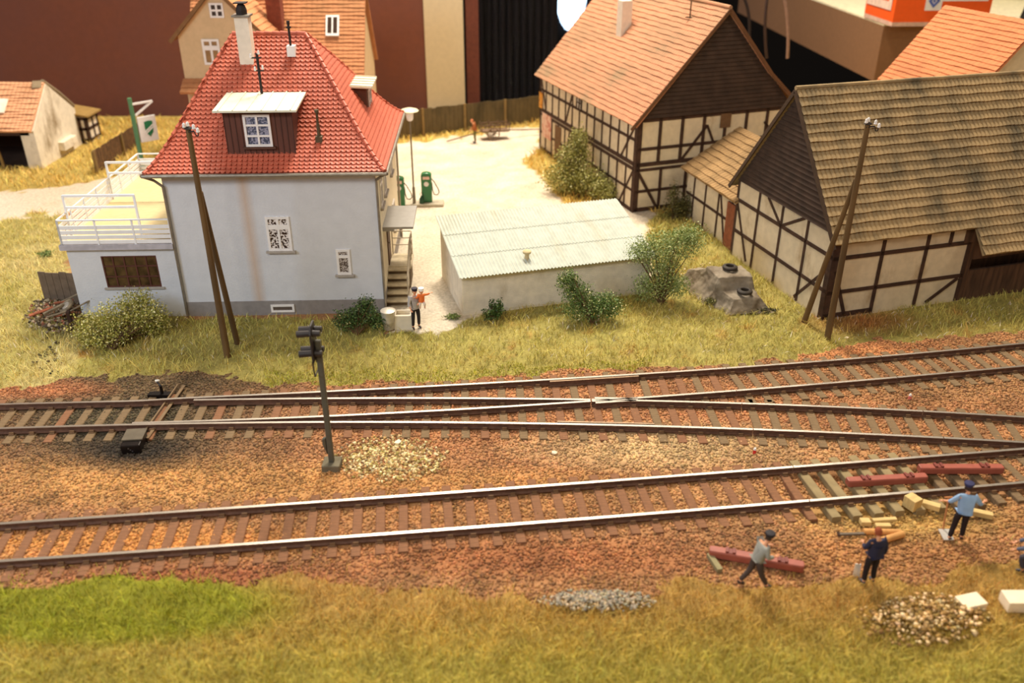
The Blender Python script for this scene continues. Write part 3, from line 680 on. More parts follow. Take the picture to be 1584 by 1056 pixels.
# ---- garage
gar = thing('garage', 'low white garage with a pale corrugated roof right of the house', 'garage', (-1.91, 30.66, 0), TH_G)
GW, GD, GF, GB = 7.8, 3.9, 1.62, 2.5
mb = MB(); mb.prism([(0, 0, -.2), (0, GD, -.2), (0, GD, GB), (0, 0, GF)], (GW, 0, 0)); 
mb.build('wall', stained('garage_plaster', (226,216,196), (170,150,116), 1.2, .6, .85, (1, 1, 2.), bump=.1), gar)
mb = MB()
for k in range(26): mb.box((.03, -.02, .05+k*.056), (GW-.03, 0, .05+k*.056+.04))
mb.build('cladding', stained('garage_cladding', (228,220,204), (180,164,134), 1., .6, .85), gar)
mb = MB(); mb.box((-.03, -.05, GF-.12), (GW+.03, 0, GF+.02)); mb.build('fascia', M('cream_fascia', (214,202,174), rough=.8), gar)
CORR = stained('corrugated_sheet', (186,190,178), (172,160,128), .8, .55, .85, (1, .25, 1), bump=.02, rough=.7)
sl = Vector((0, GD+.5, GB-GF+.1)); sv = sl.normalized(); sn = Vector((1, 0, 0)).cross(sv); L3 = sl.length/3
for k in range(3):
    vs = []; fs = []; nu = 280; A0 = Vector((-.15, -.25, GF+.0))+sv*(k*L3)
    for j, (t_, e) in enumerate(((0, .055), (1, .045), (1.06, .02))):
        for i in range(nu+1):
            u = i*(GW+.3)/nu; vs.append(A0+Vector((u, 0, 0))+sv*(t_*L3 if j < 2 else L3*1.03)+sn*((.05 if j == 0 else .03)+.028*math.sin(2*PI*u/.14)-(0 if j < 2 else .02)))
    for j in range(2):
        for i in range(nu): fs.append((j*(nu+1)+i, j*(nu+1)+i+1, (j+1)*(nu+1)+i+1, (j+1)*(nu+1)+i))
    mb = MB(); mb.add(vs, fs); o = mb.build('corrugated_sheet', CORR, gar); s_ = o.modifiers.new('thickness', 'SOLIDIFY'); s_.thickness = .02
q = Vector((0, 1.0, 0)); mb = MB(); b0 = Vector((2.75, .55, GF+.2)); mb.lathe(b0, [(.16, -.1), (.1, 0), (.085, .2), (.085, .22), (.16, .24), (.17, .32), (.12, .36)], 18); mb.build('roof_vent', M('vent_clay', (196,178,136), rough=.8), gar, smooth=True)

# ---- half-timbered buildings
TIMB = M('dark_timber', (66,44,32), rough=.85, var=.3, scale=3, bump=.3)
PLAS = stained('old_plaster', (212,196,166), (156,128,90), .8, .56, .8, (1, 1, .5))
def shingles(mb, pts2d, O, U, N, rows, zr):
    """lapped boards filling a triangular gable: clipped polygon rows. pts2d (u,z) apex last"""
    (ua, za), (ub, zb), (uc, zc) = pts2d; O = Vector(O); U = Vector(U); N = Vector(N)
    for r in range(rows):
        z0_ = za+(zc-za)*r/rows; z1_ = za+(zc-za)*(r+1)/rows
        def lim(z): t_ = (z-za)/(zc-za); return ua+(uc-ua)*t_, ub+(uc-ub)*t_
        l0, r0 = lim(z0_); l1, r1 = lim(z1_)
        P_ = lambda u, z, e: O+U*u+Vector((0, 0, z))+N*e
        mb.add([P_(l0, z0_, .10), P_(r0, z0_, .10), P_(r1, z1_, .03), P_(l1, z1_, .03), P_(l0, z0_, .02), P_(r0, z0_, .02)], [(0, 1, 2, 3), (0, 4, 5, 1)])
BBW, BBL, BBE, BBR = 8.6, 12.8, 4.72, 9.55
barn = thing('timber_framed_barn', 'large half-timbered barn with a faded orange tile roof at the back', 'barn', (6.12, 42.51, 0), TH_B)
mb = MB(); mb.prism([(0, 0, -.2), (BBW, 0, -.2), (BBW, 0, BBE), (BBW/2, 0, BBR-.15), (0, 0, BBE)], (0, BBL, 0)); mb.build('wall', PLAS, barn)
mb = MB(); U = (1, 0, 0); N = (0, -1, 0); O = (0, -.0, 0); sp = BBW/7
bm_ = [(sp*i, 0, sp*i, 4.7, .17 if i else .3) for i in range(8)] if False else []
bm_ += [(.1, 0, .1, 4.7, .28), (BBW-.1, 0, BBW-.1, 4.7, .28)]
bm_ += [(sp*i, 2.45, sp*i, 4.7, .17) for i in range(1, 7)]+[(sp*i*1.02, 0, sp*i*1.02, 2.2, .15) for i in (1.15, 2.3, 3.4, 4.6, 5.8)]
bm_ += [(0, 4.62, BBW, 4.62, .18), (0, 3.2, BBW, 3.2, .15), (0, 2.42, BBW, 2.42, .2), (0, 2.15, BBW, 2.15, .14), (0, 1.05, BBW, 1.05, .14), (0, .1, BBW, .1, .2),
        (sp*2.1, 2.5, sp*3.15, 4.1, .14), (sp*3.15, 4.1, sp*3.5, 3.25, .12), (.2, 2.0, 1.35, .1, .15), (sp*6.9, 2.5, sp*5.9, 4.0, .14)]
timber(mb, O, U, N, bm_)
O = (0, BBL, 0); U = (0, -1, 0); N = (-1, 0, 0); n_ = 13; sp = BBL/n_
bm_ = [(sp*i, 2.5, sp*i, 4.7, .13) for i in range(1, n_)]+[(sp*i, 0, sp*i, 2.2, .13) for i in range(1, n_)]+[(.1, 0, .1, 4.7, .2), (BBL-.1, 0, BBL-.1, 4.7, .28)]
bm_ += [(0, 3.65, BBL, 3.65, .14), (0, 2.45, BBL, 2.45, .2), (0, 2.2, BBL, 2.2, .16), (0, 1.1, BBL, 1.1, .12), (0, .08, BBL, .08, .2), (0, 4.6, BBL, 4.6, .15),
        (.1, 4.5, 1.0, 2.5, .13), (4.0, 2.5, 5.0, 4.6, .15), (BBL-1.6, 2.5, BBL-.2, 4.4, .13), (BBL-1.6, 0, BBL-.2, 2.1, .13), (4.1, .1, 4.6, 2.1, .12)]
timber(mb, O, U, N, bm_); mb.build('timber_frame', TIMB, barn)
mb = MB(); shingles(mb, [(-.1, BBE), (BBW+.1, BBE), (BBW/2, BBR-.02)], (0, -.04, 0), (1, 0, 0), (0, -1, 0), 24, .2)
mb.build('gable_cladding', M('dark_gable_boards', (62,46,36), rough=.85, var=.25, scale=2), barn)
run = BBW/2; rise = BBR-BBE; sV = Vector((-run, 0, -rise)).normalized(); ex = .45
ORT = stained('faded_orange_tile', (190,130,96), (136,116,86), .8, .42, .72, (1, .35, .35), bump=.25, rough=.85)
pantiles('roof', barn, (run, -.3, BBR+.05), (0, 1, 0), sV, BBL+.6, math.hypot(run, rise)+ex, 26, .2, ORT, amp=.025, step=.035)
pk = Vector((BBW*.82, 0, BBE+rise*.36+.02)); sv1 = (pk-Vector((run, 0, BBR))); sv2 = Vector((BBW+.75, 0, BBE-.2))-pk
pantiles('roof', barn, (run, -.3, BBR+.05), (0, 1, 0), sv1, BBL+.6, sv1.length, 17, .4, ORT)
pantiles('roof', barn, tuple(pk+Vector((0, -.3, .05))), (0, 1, 0), sv2, BBL+.6, sv2.length, 9, .4, ORT)
mb = MB(); mb.tube([(run, -.3, BBR+.1), (run, BBL+.3, BBR+.1)], .1, 8); mb.build('ridge_tiles', ORT, barn)
mb = MB(); d_ = Vector((0, -.33, 0)); mb.bar(Vector((run, -.33, BBR)), Vector((-run*.1-.1, -.33, BBE-.42)), .05, .16); mb.bar(Vector((run, -.33, BBR)), pk+d_, .05, .16); mb.bar(pk+d_, Vector((BBW+.7, -.33, BBE-.2)), .05, .14); mb.build('barge_board', M('barge_board_brown', (104,70,44), rough=.8), barn)
cy = 7.2; cx = run*.6; cz = BBR-(run-cx)*rise/run
mb = MB(); mb.box((cx-.3, cy-.3, cz-.7), (cx+.3, cy+.3, cz+1.6)); mb.build('chimney', M('white_chimney_render'), barn)
mb = MB(); zz = BBR-(run-3.65)*rise/run; mb.cyl((3.65, 2.2, zz), (3.65, 2.2, zz+.9), .035); mb.bar((3.4, 2.2, zz+.12), (3.9, 2.2, zz+.12), .05, .05); mb.bar((3.65, 2.0, zz+.1), (3.65, 2.45, zz+.1), .05, .05); mb.build('roof_post', M('weathered_vent'), barn)
mb = MB(); mb.box((-.06, 10.9, .9), (-.03, 12.3, 2.35)); ps = mb.build('advert_board', stained('faded_poster', (222,184,160), (196,120,104), 2.5, .5, .56, (1, 1, 1), bump=0), barn)
mb = MB(); mb.box((-.09, 12.3, 2.55), (-.05, 12.8, 3.5)); mb.build('enamel_sign', stained('orange_enamel', (214,150,60), (150,84,40), 5, .5, .6, (1, 1, 1), bump=0), barn)
mb = MB(); mb.box((-.05, 9.4, 0), (-.02, 10.3, 2.05)); mb.build('door', M('old_brown_door', (112,82,54), rough=.85), barn)
window(barn, (-.02, 7.3, 3.6), (0, -1, 0), (-1, 0, 0), .7, .85, 2, 2, TIMB, M('barn_glass', (190,184,170), rough=.3, var=.3), None, fw=.08)
mb = MB(); mb.box((4.6, -.05, 3.9), (5.2, -.02, 4.6)); mb.build('hatch', M('old_brown_door'), barn)

BW, BL, BE, BR_ = 7.1, 15, 3.45, 7.95
b2 = thing('timber_framed_barn', 'half-timbered barn at the right behind the pole, with a grey-brown ribbed tile roof', 'barn', (11.93, 30.26, 0), TH_F)
mb = MB(); mb.prism([(0, 0, -.2), (0, BW, -.2), (0, BW, BE), (0, BW/2, BR_-.2), (0, 0, BE)], (6.3, 0, 0)); mb.build('wall', PLAS, b2)
mb = MB(); mb.prism([(6.3, .7, -.2), (6.3, BW, -.2), (6.3, BW, BE), (6.3, BW/2, BR_-.2), (6.3, .7, BE)], (BL-6.3, 0, 0)); mb.box((6.3, .0, -.2), (BL, .12, 1.25)); mb.box((6.3, .0, 1.72), (BL, .12, 2.5)); mb.box((5.85, -.04, 2.5), (7.3, .1, 3.5)); mb.box((6.2, -.02, 0), (6.45, .2, 2.6))
mb.build('open_bay_boards', M('dark_weathered_boards', (88,62,44), rough=.95, var=.35, scale=2, stretch=(3, 1, .4)), b2)
mb = MB(); O = (0, 0, 0); U = (1, 0, 0); N = (0, -1, 0)
timber(mb, O, U, N, [(.13, 0, .13, 3.5, .3), (2.15, 0, 2.15, 3.5, .15), (4.15, 0, 4.15, 3.5, .15), (6.15, 0, 6.15, 2.5, .18), (5.2, 2.5, 5.2, 3.5, .15), (0, 2.5, 6.2, 2.5, .16), (0, 1.1, 6.2, 1.1, .15), (0, .12, 2.15, .12, .2), (.2, 2.0, .95, .1, .14), (6.0, 1.0, 4.7, .1, .14), (0, 3.4, 6, 3.4, .15)])
O = (0, BW, 0); U = (0, -1, 0); N = (-1, 0, 0); s4 = BW/4
timber(mb, O, U, N, [(.06, 0, .06, 3.5, .14)]+[(s4*i, 0, s4*i, 3.5, .13) for i in (1, 2, 3)]+[(BW-.13, 0, BW-.13, 3.5, .28), (0, 2.55, BW, 2.55, .15), (0, 1.15, BW, 1.15, .15),
       (s4*1.35, 3.4, s4*1.95, 2.6, .12), (s4*2.85, 3.4, s4*2.05, 2.6, .12), (.1, 2.4, s4*.75, .1, .12), (BW-.3, 1.9, s4*2.9, .1, .12)])
mb.build('timber_frame', TIMB, b2)
mb = MB(); shingles(mb, [(-.1, BE), (BW+.1, BE), (BW/2, BR_-.02)], (-.04, BW, 0), (0, -1, 0), (-1, 0, 0), 22, .2); mb.build('gable_cladding', M('dark_gable_boards'), b2)
run = BW/2; rise = BR_-BE; sV = Vector((0, -run, -rise)).normalized(); L5 = math.hypot(run, rise)
GRT = stained('grey_brown_tile', (166,140,100), (98,88,68), .9, .42, .7, (.8, .5, .5), bump=.3, rough=.9)
pantiles('roof', b2, (-.25, run, BR_+.05), (1, 0, 0), sV, 6.3, L5+.42, 17, .19, GRT, amp=.045, step=.085, lump=.006, seed=4)
pantiles('roof', b2, (6.05, run, BR_+.05), (1, 0, 0), sV, BL-6.0, (L5+.42)/17*20, 20, .19, GRT, amp=.045, step=.085, lump=.006, seed=5)
pantiles('roof', b2, (-.25, run, BR_+.05), (1, 0, 0), Vector((0, run, -rise)), BL+.3, L5+.4, 17, .34, GRT)
mb = MB(); mb.bar((-.28, run, BR_-.02), (-.28, -.35, BE-.42), .06, .16); mb.bar((-.28, run, BR_-.02), (-.28, BW+.35, BE-.42), .06, .16); mb.build('barge_board', M('barge_board_dark', (70,52,38), rough=.85), b2)
mb = MB(); mb.tube([(-.27, run, BR_+.1), (BL, run, BR_+.1)], .09, 8); mb.build('ridge_tiles', GRT, b2)

lt = thing('lean_to_shed', 'small half-timbered shed with an orange-brown tile roof linking the two barns', 'shed', (9.95, 36.4, 0), math.radians(15.5))
LL = 5.9; mb = MB(); mb.prism([(.35, .72, -.2), (.35, LL, -.2), (.35, LL, 2.5), (.35, .72, 2.5)], (4.2, 0, 0)); mb.prism([(.35, .72, 2.5), (2.9, .72, 4.1), (4.55, .72, 2.5)], (0, LL-.72, 0)); mb.build('wall', PLAS, lt)
mb = MB(); timber(mb, (.35, LL, 0), (0, -1, 0), (-1, 0, 0), [(0, 2.35, LL-.75, 2.35, .16), (0, 1.2, LL-1.65, 1.2, .12), (.8, 0, .8, 2.4, .12), (2.0, 0, 2.0, 2.4, .12), (3.3, 0, 3.3, 2.4, .12), (3.4, 2.3, 4.2, 0, .12), (4.6, 0, 4.6, 2.4, .14)]); mb.build('timber_frame', TIMB, lt)
mb = MB(); mb.box((.26, .74, 0), (.36, 1.65, 2.1)); mb.build('door', M('red_brown_door', (136,78,50), rough=.8, var=.2), lt)
SHT = stained('mixed_orange_tile', (156,124,82), (112,88,54), .7, .45, .7, (1, 1, 1), bump=.2, rough=.9)
pantiles('roof', lt, (2.9, .45, 4.25), (0, 1, 0), Vector((-2.95, 0, -1.8)), LL-.4, 3.46, 10, .24, SHT, amp=.05, step=.05)
pantiles('roof', lt, (2.9, .75, 4.25), (0, 1, 0), Vector((1.8, 0, -1.75)), LL-.7, 2.5, 7, .4, SHT)

# ---- orange-roofed building far right
a = G(1462, 8, 9.4); b = G(1584, 30, 9.4); U = (b-a); U.z = 0; U.normalize(); ang = math.atan2(U.y, U.x)
ob = thing('barn', 'building with a plain orange tile roof half hidden behind the right barn', 'barn', (a.x, a.y, 0), ang)
Vd = Vector((0, -3.55, -4.0)); e = G(1352, 127, 5.4)
mb = MB(); mb.prism([(.3, -3.2, -.2), (.3, 3.2, -.2), (.3, 3.2, 5.2), (.3, 0, 8.9), (.3, -3.2, 5.2)], (5.4, 0, 0)); mb.build('wall', PLAS, ob)
PLOR = stained('plain_orange_tile', (196,120,76), (160,96,60), .5, .5, .75, (1, 1, 1), bump=.2, rough=.85)
loc = Matrix.Rotation(-ang, 3, 'Z') @ (e-a)
Vd = Vector((0, -3.6, -4.0))
pantiles('roof', ob, (0, 0, 9.4), (1, 0, 0), Vd, 6.2, Vd.length, 22, .3, PLOR, step=.04)
pantiles('roof', ob, (0, 0, 9.4), (1, 0, 0), Vector((0, 3.6, -4)), 6.2, 5.4, 22, .6, PLOR, step=.04)

# ---- house at the back left
bh = thing('house', 'cream house with an orange roof and a gabled wing behind the red-roofed house', 'house', (-13.2, 53.6, 0), 0)
CRM = M('cream_plaster', (206,178,138), rough=.9, var=.05)
OBR = stained('back_house_tile', (186,126,84), (140,104,66), .3, .5, .8, (1, 1, 1), bump=.2, rough=.9)
mb = MB(); mb.prism([(-4.6, -2.3, -.2), (-4.6, 3, -.2), (-4.6, 3, 5.0), (-4.6, .35, 8.8), (-4.6, -2.3, 5.0)], (9.2, 0, 0)); mb.build('wall', CRM, bh)
Vd = Vector((0, -2.9, -4.6)); pantiles('roof', bh, (-5.2, .4, 9.6), (1, 0, 0), Vd, 10.0, Vd.length, 24, .3, OBR, step=.04)
pantiles('roof', bh, (-5.2, .4, 9.6), (1, 0, 0), Vector((0, 2.9, -4.6)), 10.0, Vd.length, 24, .6, OBR, step=.04)
mb = MB(); mb.prism([(-5.0, -3.6, 0), (-.3, -3.6, 0), (-.3, -3.6, 7.4), (-2.65, -3.6, 9.8), (-5.0, -3.6, 7.4)], (0, 3.5, 0)); mb.build('gable_wing', CRM, bh)
for sx in (-1, 1):
    mb = MB(); a_ = Vector((-2.65, -3.85, 10.0)); v_ = Vector((sx*2.75, 0, -2.8)); pantiles('wing_roof', bh, a_, (0, 1, 0), v_, 4.2, v_.length, 12, .4, OBR, step=.04)
    mb.bar(a_+Vector((0, -.02, -.08)), a_+v_+Vector((0, -.02, -.08)), .06, .2); mb.build('barge_board', M('verge_brown', (128,92,56), rough=.8), bh)
window(bh, (-3.05, -3.61, 8.35), FX, FN, .75, .75, 2, 2, WHITE, M('dark_pane', (60,44,34), rough=.3), None, fw=.1, bar=.1)
window(bh, (-3.75, -3.61, 5.9), FX, FN, .95, 1.35, 2, 1, WHITE, M('tan_pane', (150,116,76), rough=.3), None, fw=.12, bar=.12, transom=.66)
pantiles('pent_roof', bh, (-5.1, -3.6, 5.15), (1, 0, 0), Vector((0, -.9, -.6)), 4.9, 1.08, 3, .3, OBR)
mb = MB(); mb.box((-.6, -1.4, 6.6), (.2, -.6, 10.3)); mb.build('chimney', M('brick_chimney', (120,60,40), rough=.9, var=.2), bh)
f_ = G(488, 30, 8.3)
sky_ = MB(); pz = Vector((2.6, -.65, 8.05)); dv = Vector((0, -2.9, -4.6)).normalized()
sky_.prism([pz, pz+Vector((.75, 0, 0)), pz+Vector((.75, 0, 0))+dv*1.2, pz+dv*1.2], Vector((0, -4.6, 2.9)).normalized()*.12); sk = sky_.build('skylight', WHITE, bh)
nn = Vector((0, -4.6, 2.9)).normalized()*.12; q = MB()
for k in range(2): q.prism([pz+nn+Vector((.1+k*.32, 0, 0))+dv*.12, pz+nn+Vector((.33+k*.32, 0, 0))+dv*.12, pz+nn+Vector((.33+k*.32, 0, 0))+dv*1.05, pz+nn+Vector((.1+k*.32, 0, 0))+dv*1.05], nn*.1)
q.build('window_pane', M('dark_pane'), sk)

# ---- ruined hut at the left
hut = thing('hut', 'ruined whitewashed hut with a sagging salmon tile roof and open front at the far left', 'hut', (-27.5, 50.2, 0), math.radians(0))
HW = M('whitewash', (224,212,190), rough=.95); hw_ = stained('dirty_whitewash', (228,216,194), (150,130,100), .6, .5, .7, (1, 1, .6), bump=.5)
mb = MB(); mb.prism([(-.25, 0, -.2), (-.25, 5.4, -.2), (-.25, 5.4, 2.2), (-.25, 2.6, 4.3), (-.25, 0, 2.15)], (.25, 0, 0)); mb.box((-.8, 0, -.2), (-.25, .3, 2.15)); mb.build('gable_wall', hw_, hut)
mb = MB(); mb.box((-7, 4.9, -.2), (-.25, 5.1, 2.2)); mb.build('rear_wall', M('dark_boards', (64,44,34), rough=1), hut); mb = MB(); mb.box((-7.1, 0, -.2), (-6.9, 5.1, 2.2)); mb.build('side_wall', M('dark_boards'), hut); mb = MB(); mb.box((-7, 0, 1.9), (-.3, .2, 2.15)); mb.build('lintel', M('dark_boards'), hut)
mb = MB(); mb.cyl((-2.3, .1, -.1), (-2.5, .1, 2.0), .09); mb.cyl((-4.6, .1, -.1), (-4.6, .1, 2.0), .09); mb.build('prop_post', M('old_yellow_post', (150,120,66), rough=.9), hut)
STT = stained('salmon_tile', (216,160,120), (170,120,80), .5, .5, .75, (1, 1, 1), bump=.4)
pantiles('roof', hut, (-7.3, 2.6, 4.4), (1, 0, 0), Vector((0, -2.85, -2.2)), 7.25, 3.6, 18, .25, STT, lump=.03, step=.035)
pantiles('roof', hut, (-7.3, 2.6, 4.35), (1, 0, 0), Vector((0, 2.85, -2.2)), 6.8, 3.6, 12, .6, STT, lump=.05)
mb = MB(); mb.bar((-.45, 2.6, 4.42), (-.35, 2.2, 4.1), .5, .16); mb.tube([(-.15, 2.6, 4.45), (-.1, 4, 3.5), (-.1, 5.5, 2.35)], .12, 8); mb.build('ridge_mortar', M('grey_mortar', (140,122,96), rough=1), hut)
mb = MB(); nn = Vector((0, -2.2, 2.85)).normalized(); c0 = Vector((-2.5, 1.5, 3.62)); dv = Vector((0, -2.85, -2.2)).normalized(); mb.prism([c0, c0+Vector((.7, 0, 0)), c0+Vector((.7, 0, 0))+dv*1.0, c0+dv*1.0], nn*.08); mb.build('skylight', M('skylight_glass', (236,228,210), rough=.3), hut)
mb = MB(); mb.box((-.9, 5.4, 0), (.55, 7.0, 1.65)); mb.build('annex_wall', hw_, hut)
mb = MB(); timber(mb, (.55, 5.4, 0), (0, 1, 0), (1, 0, 0), [(0, .2, 1.6, .2), (0, .9, 1.6, .9), (0, 1.55, 1.6, 1.55), (.08, 0, .08, 1.6), (.8, 0, .8, 1.6), (1.5, 0, 1.5, 1.6)]); timber(mb, (-.9, 5.38, 0), (1, 0, 0), (0, -1, 0), [(0, .2, 1.45, .2), (0, .9, 1.45, .9), (0, 1.55, 1.45, 1.55), (1.0, 0, 1.0, 1.6), (1.38, 0, 1.38, 1.6)]); mb.build('timber_frame', TIMB, hut)
mb = MB(); mb.prism([(-1.1, 5.2, 2.0), (.8, 5.2, 1.66), (.8, 5.2, 1.76), (-1.1, 5.2, 2.1)], (0, 2.0, 0)); mb.build('annex_roof', M('old_yellow_post'), hut)
mb = MB(); mb.box((-.0, 2.4, .35), (.35, 4.2, .85)); mb.box((.0, 3.5, .45), (.37, 4.05, .8)); mb.build('stone_trough', M('whitewash'), hut)
# ---------------------------------------------------------------- forecourt, poles, signal, fences
GREEN = M('pump_green', (34,112,62), rough=.4, var=.05, bump=.03, coat=.3)
CONC = M('kerb_concrete', (176,166,144), rough=.9, var=.12)
isl = thing('pump_island', 'raised grey concrete island carrying the lamp and the fuel pumps', 'pump island', (-5.0, 43.7, 0), TH_H)
mb = MB(); mb.box((-2.3, -.42, -.1), (1.45, .42, .13)); mb.build('kerb', CONC, isl, bevel=.06)
def pump(px, py, lab):
    p = G(px, py, .13); t = thing('fuel_pump', lab, 'fuel pump', (p.x, p.y, .13), TH_H, 'green fuel pumps')
    w_, d_, h = .27, .2, 1.55; mb = MB()
    prof = []
    for i in range(9): a = PI*i/8; prof.append((w_*math.cos(a), h-.14+.14*math.sin(a)))
    prof = [(w_, 0)]+prof+[(-w_, 0)]
    mb.prism([(x, -d_, z) for x, z in prof], (0, 2*d_, 0)); mb.build('body', GREEN, t, bevel=.04)
    MB().box((-.17, -d_-.015, 1.22), (.17, -d_+.01, 1.37)).build('price_plate', M('pump_plate', (226,190,176), rough=.5), t)
    MB().cyl((0, -d_-.02, .98), (0, -d_+.01, .98), .125, .125, 20).build('dial', WHITE, t)
    pts = [(w_, 0, 1.2), (w_+.12, 0, 1.05), (w_+.34, 0, .62), (w_+.36, 0, .45), (w_+.26, 0, .33), (w_+.1, 0, .36), (w_+.03, 0, .6), (w_, 0, 1.0)]
    cu = MB(); cu.tube(pts, .025, 8); cu.build('hose', M('black_rubber', (46,42,36), rough=.6), t); return t
pump(661, 311, 'green fuel pump on the island just right of the lamp post'); pump(619, 318, 'green fuel pump left of the lamp post, half hidden behind the house')
p = G(641, 314, .13); t = thing('street_lamp', 'tall grey street lamp with a mushroom shade standing on the pump island', 'street lamp', (p.x, p.y, .13))
mb = MB(); mb.cyl((0, 0, 0), (0, 0, .85), .085, .07, 14); mb.cyl((0, 0, .85), (0, 0, 4.4), .045, .04, 12); mb.build('post', M('lamp_post_grey', (122,112,94), rough=.5, metal=.3), t)
MB().lathe((0, 0, 4.72), [(.42, 0), (.46, .03), (.40, .09), (.2, .15), (.04, .17)], 28).build('lamp_shade', M('cream_enamel', (222,214,180), rough=.4), t, smooth=True)
MB().lathe((0, 0, 4.25), [(.09, 0), (.15, .06), (.18, .2), (.2, .48)], 20).build('glass_bowl', M('opal_glass', (232,226,226), rough=.25), t, smooth=True)
p = G(652, 314, .13); t = thing('oil_can', 'small dark green can at the foot of the lamp post', 'can', (p.x+.02, p.y, .13))
MB().lathe((0, 0, 0), [(.12, 0), (.13, .03), (.12, .24), (.05, .34), (.03, .4)], 16).build('body', M('dark_green_can', (28,74,48), rough=.4), t, smooth=True)
mb = MB(); mb.tube([(-.04, 0, .38), (-.08, 0, .5), (.02, 0, .58), (.08, 0, .5), (.1, 0, .25)], .012, 6); mb.build('handle', M('black_rubber'), t)
# sign mast with the shield emblem
p = G(222, 262); t = thing('sign_mast', 'green mast with a white hanging sign showing a green shield', 'sign', (p.x, p.y, 0))
MB().cyl((0, 0, 0), (0, 0, 4.1), .13, .12, 16).build('mast', M('mast_green', (84,130,92), rough=.5, var=.05), t)
SU = Vector((.72, .69, 0)).normalized(); SNn = Vector((SU.y, -SU.x, 0)); Z = Vector((0, 0, 1))
mb = MB(); mb.bar((0.05, 0, 3.75), tuple(SU*1.25+Z*3.75), .12, .1); mb.bar(tuple(SU*1.25+Z*3.75), tuple(SU*.15+Z*3.1+SNn*.0), .12, .1); mb.build('bracket', WHITE, t)
a0 = SU*.17; bw, bz0, bz1 = 1.05, 1.55, 3.0
mb = MB(); mb.prism([a0+Z*bz0, a0+SU*bw+Z*bz0, a0+SU*bw+Z*bz1, a0+Z*bz1], SNn*.1); bd = mb.build('sign_board', WHITE, t, bevel=.03)
c_ = a0+SU*bw*.55+SNn*.105; SG = M('shield_green', (30,112,72), rough=.5, bump=0)
sh = [(-.24, .42), (0, .46), (.24, .42), (.24, 0), (.2, -.22), (0, -.46), (-.2, -.22), (-.24, 0)]
mb = MB(); mb.prism([c_+SU*x+Z*(z+(bz0+bz1)/2) for x, z in sh], SNn*.012); mb.build('shield_emblem', SG, bd)
mb = MB()
for o_ in (-.07, .06): mb.prism([c_+SNn*.013+SU*x+Z*(z+(bz0+bz1)/2+o_) for x, z in [(-.27, -.25), (.27, .12), (.27, .21), (-.27, -.16)]], SNn*.006)
mb.build('emblem_stripe', WHITE, bd)
# telegraph poles (A-braced)
POLE = M('telegraph_pole_wood', (98,74,42), rough=.85, var=.25, scale=3, stretch=(1, 1, .15), bump=.3)
def tpole(base, h, brace, lab, side):
    t = thing('telegraph_pole', lab, 'telegraph pole', base, 0, 'braced telegraph poles')
    MB().cyl((0, 0, -.2), (0, 0, h), .125, .085, 12).build('pole', POLE, t)
    bx, by, bh_ = brace; MB().cyl((bx, by, -.2), (.0, .12, bh_), .11, .08, 12).build('brace', POLE, t)
    mb = MB(); s = side
    mb.cyl((0, 0, h), (0, 0, h+.05), .14, .1, 12); mb.bar((-.06, -.05, h-.1), (s*.2, -.1, h-.05), .04, .04)
    mb.tube([(s*.2, -.1, h-.05), (s*.25, -.1, h-.2), (s*.32, -.1, h-.2), (s*.33, -.1, h-.03)], .018, 6); mb.build('insulator_bracket', M('sooty_iron'), t)
    for x, y, z in ((-s*.09, -.08, h+.04), (0, 0, h+.06), (s*.21, -.1, h+.0), (s*.33, -.12, h-.1)):
        MB().lathe((x, y, z), [(.035, 0), (.06, .03), (.045, .08), (.05, .12), (.02, .16)], 12).build('insulator', GLASSW, t, smooth=True)
tpole((-10.13, 27.37, 0), 8.1, (-.35, -1.0, 6.2) if False else (.08, 1.0, 6.0), 'braced wooden telegraph pole standing in front of the pale blue house', 1)
q = Vector((11.22, 30.49, 0)); tpole((11.67, 28.76, 0), 7.9, (q.x-11.67, q.y-28.76-.3, 6.0), 'braced wooden telegraph pole standing in front of the right barn', 1)
# light signal
p = G(514, 720); t = thing('light_signal', 'dark grey railway light signal on a post between the tracks', 'railway signal', (p.x, p.y, 0), 0)
SIG = M('signal_grey', (84,82,70), rough=.6, var=.1); SIGD = M('signal_black', (44,38,38), rough=.5)
mb = MB(); mb.box((-.26, -.26, -.1), (.26, .26, .16)); mb.build('base', M('signal_base', (106,98,78), rough=.9), t, bevel=.03)
MB().box((-.075, -.075, .16), (.075, .075, 4.1)).build('post', SIG, t, bevel=.02)
mb = MB(); mb.prism([(-.09, -.06, .4), (-.2, -.06, .75), (-.2, -.06, .95), (-.09, -.06, 1.0)], (0, .12, 0)); mb.build('junction_box', SIG, t, bevel=.03)
# head turned along the line, facing left
mb = MB(); mb.prism([(-.14, -.3, 3.55), (-.14, .3, 3.55), (-.14, .3, 4.4), (-.14, .18, 4.62), (-.14, -.18, 4.62), (-.14, -.3, 4.4)], (.05, 0, 0)); hd = mb.build('signal_head', SIGD, t, bevel=.01)
mb = MB(); mb.tube([(-.13, -.3, 3.6), (-.13, -.22, 3.1), (-.13, .22, 3.1), (-.13, .3, 3.6)], .02, 6); mb.bar((-.1, 0, 3.7), (0, 0, 3.7), .1, .5); mb.build('head_bracket', SIGD, t)
for y_, z_ in ((-.14, 4.38), (.12, 4.38), (-.14, 3.78), (.12, 3.78)):
    m_ = MB(); m_.cyl((-.12, y_, z_), (-.5, y_, z_-.03), .085, .095, 16); hood = m_.build('lamp_hood', SIGD, hd, smooth=True)
    m_ = MB(); m_.cyl((-.08, y_, z_), (.12, y_, z_), .09, .08, 14); m_.build('lamp_housing', SIGD, hd, smooth=True)
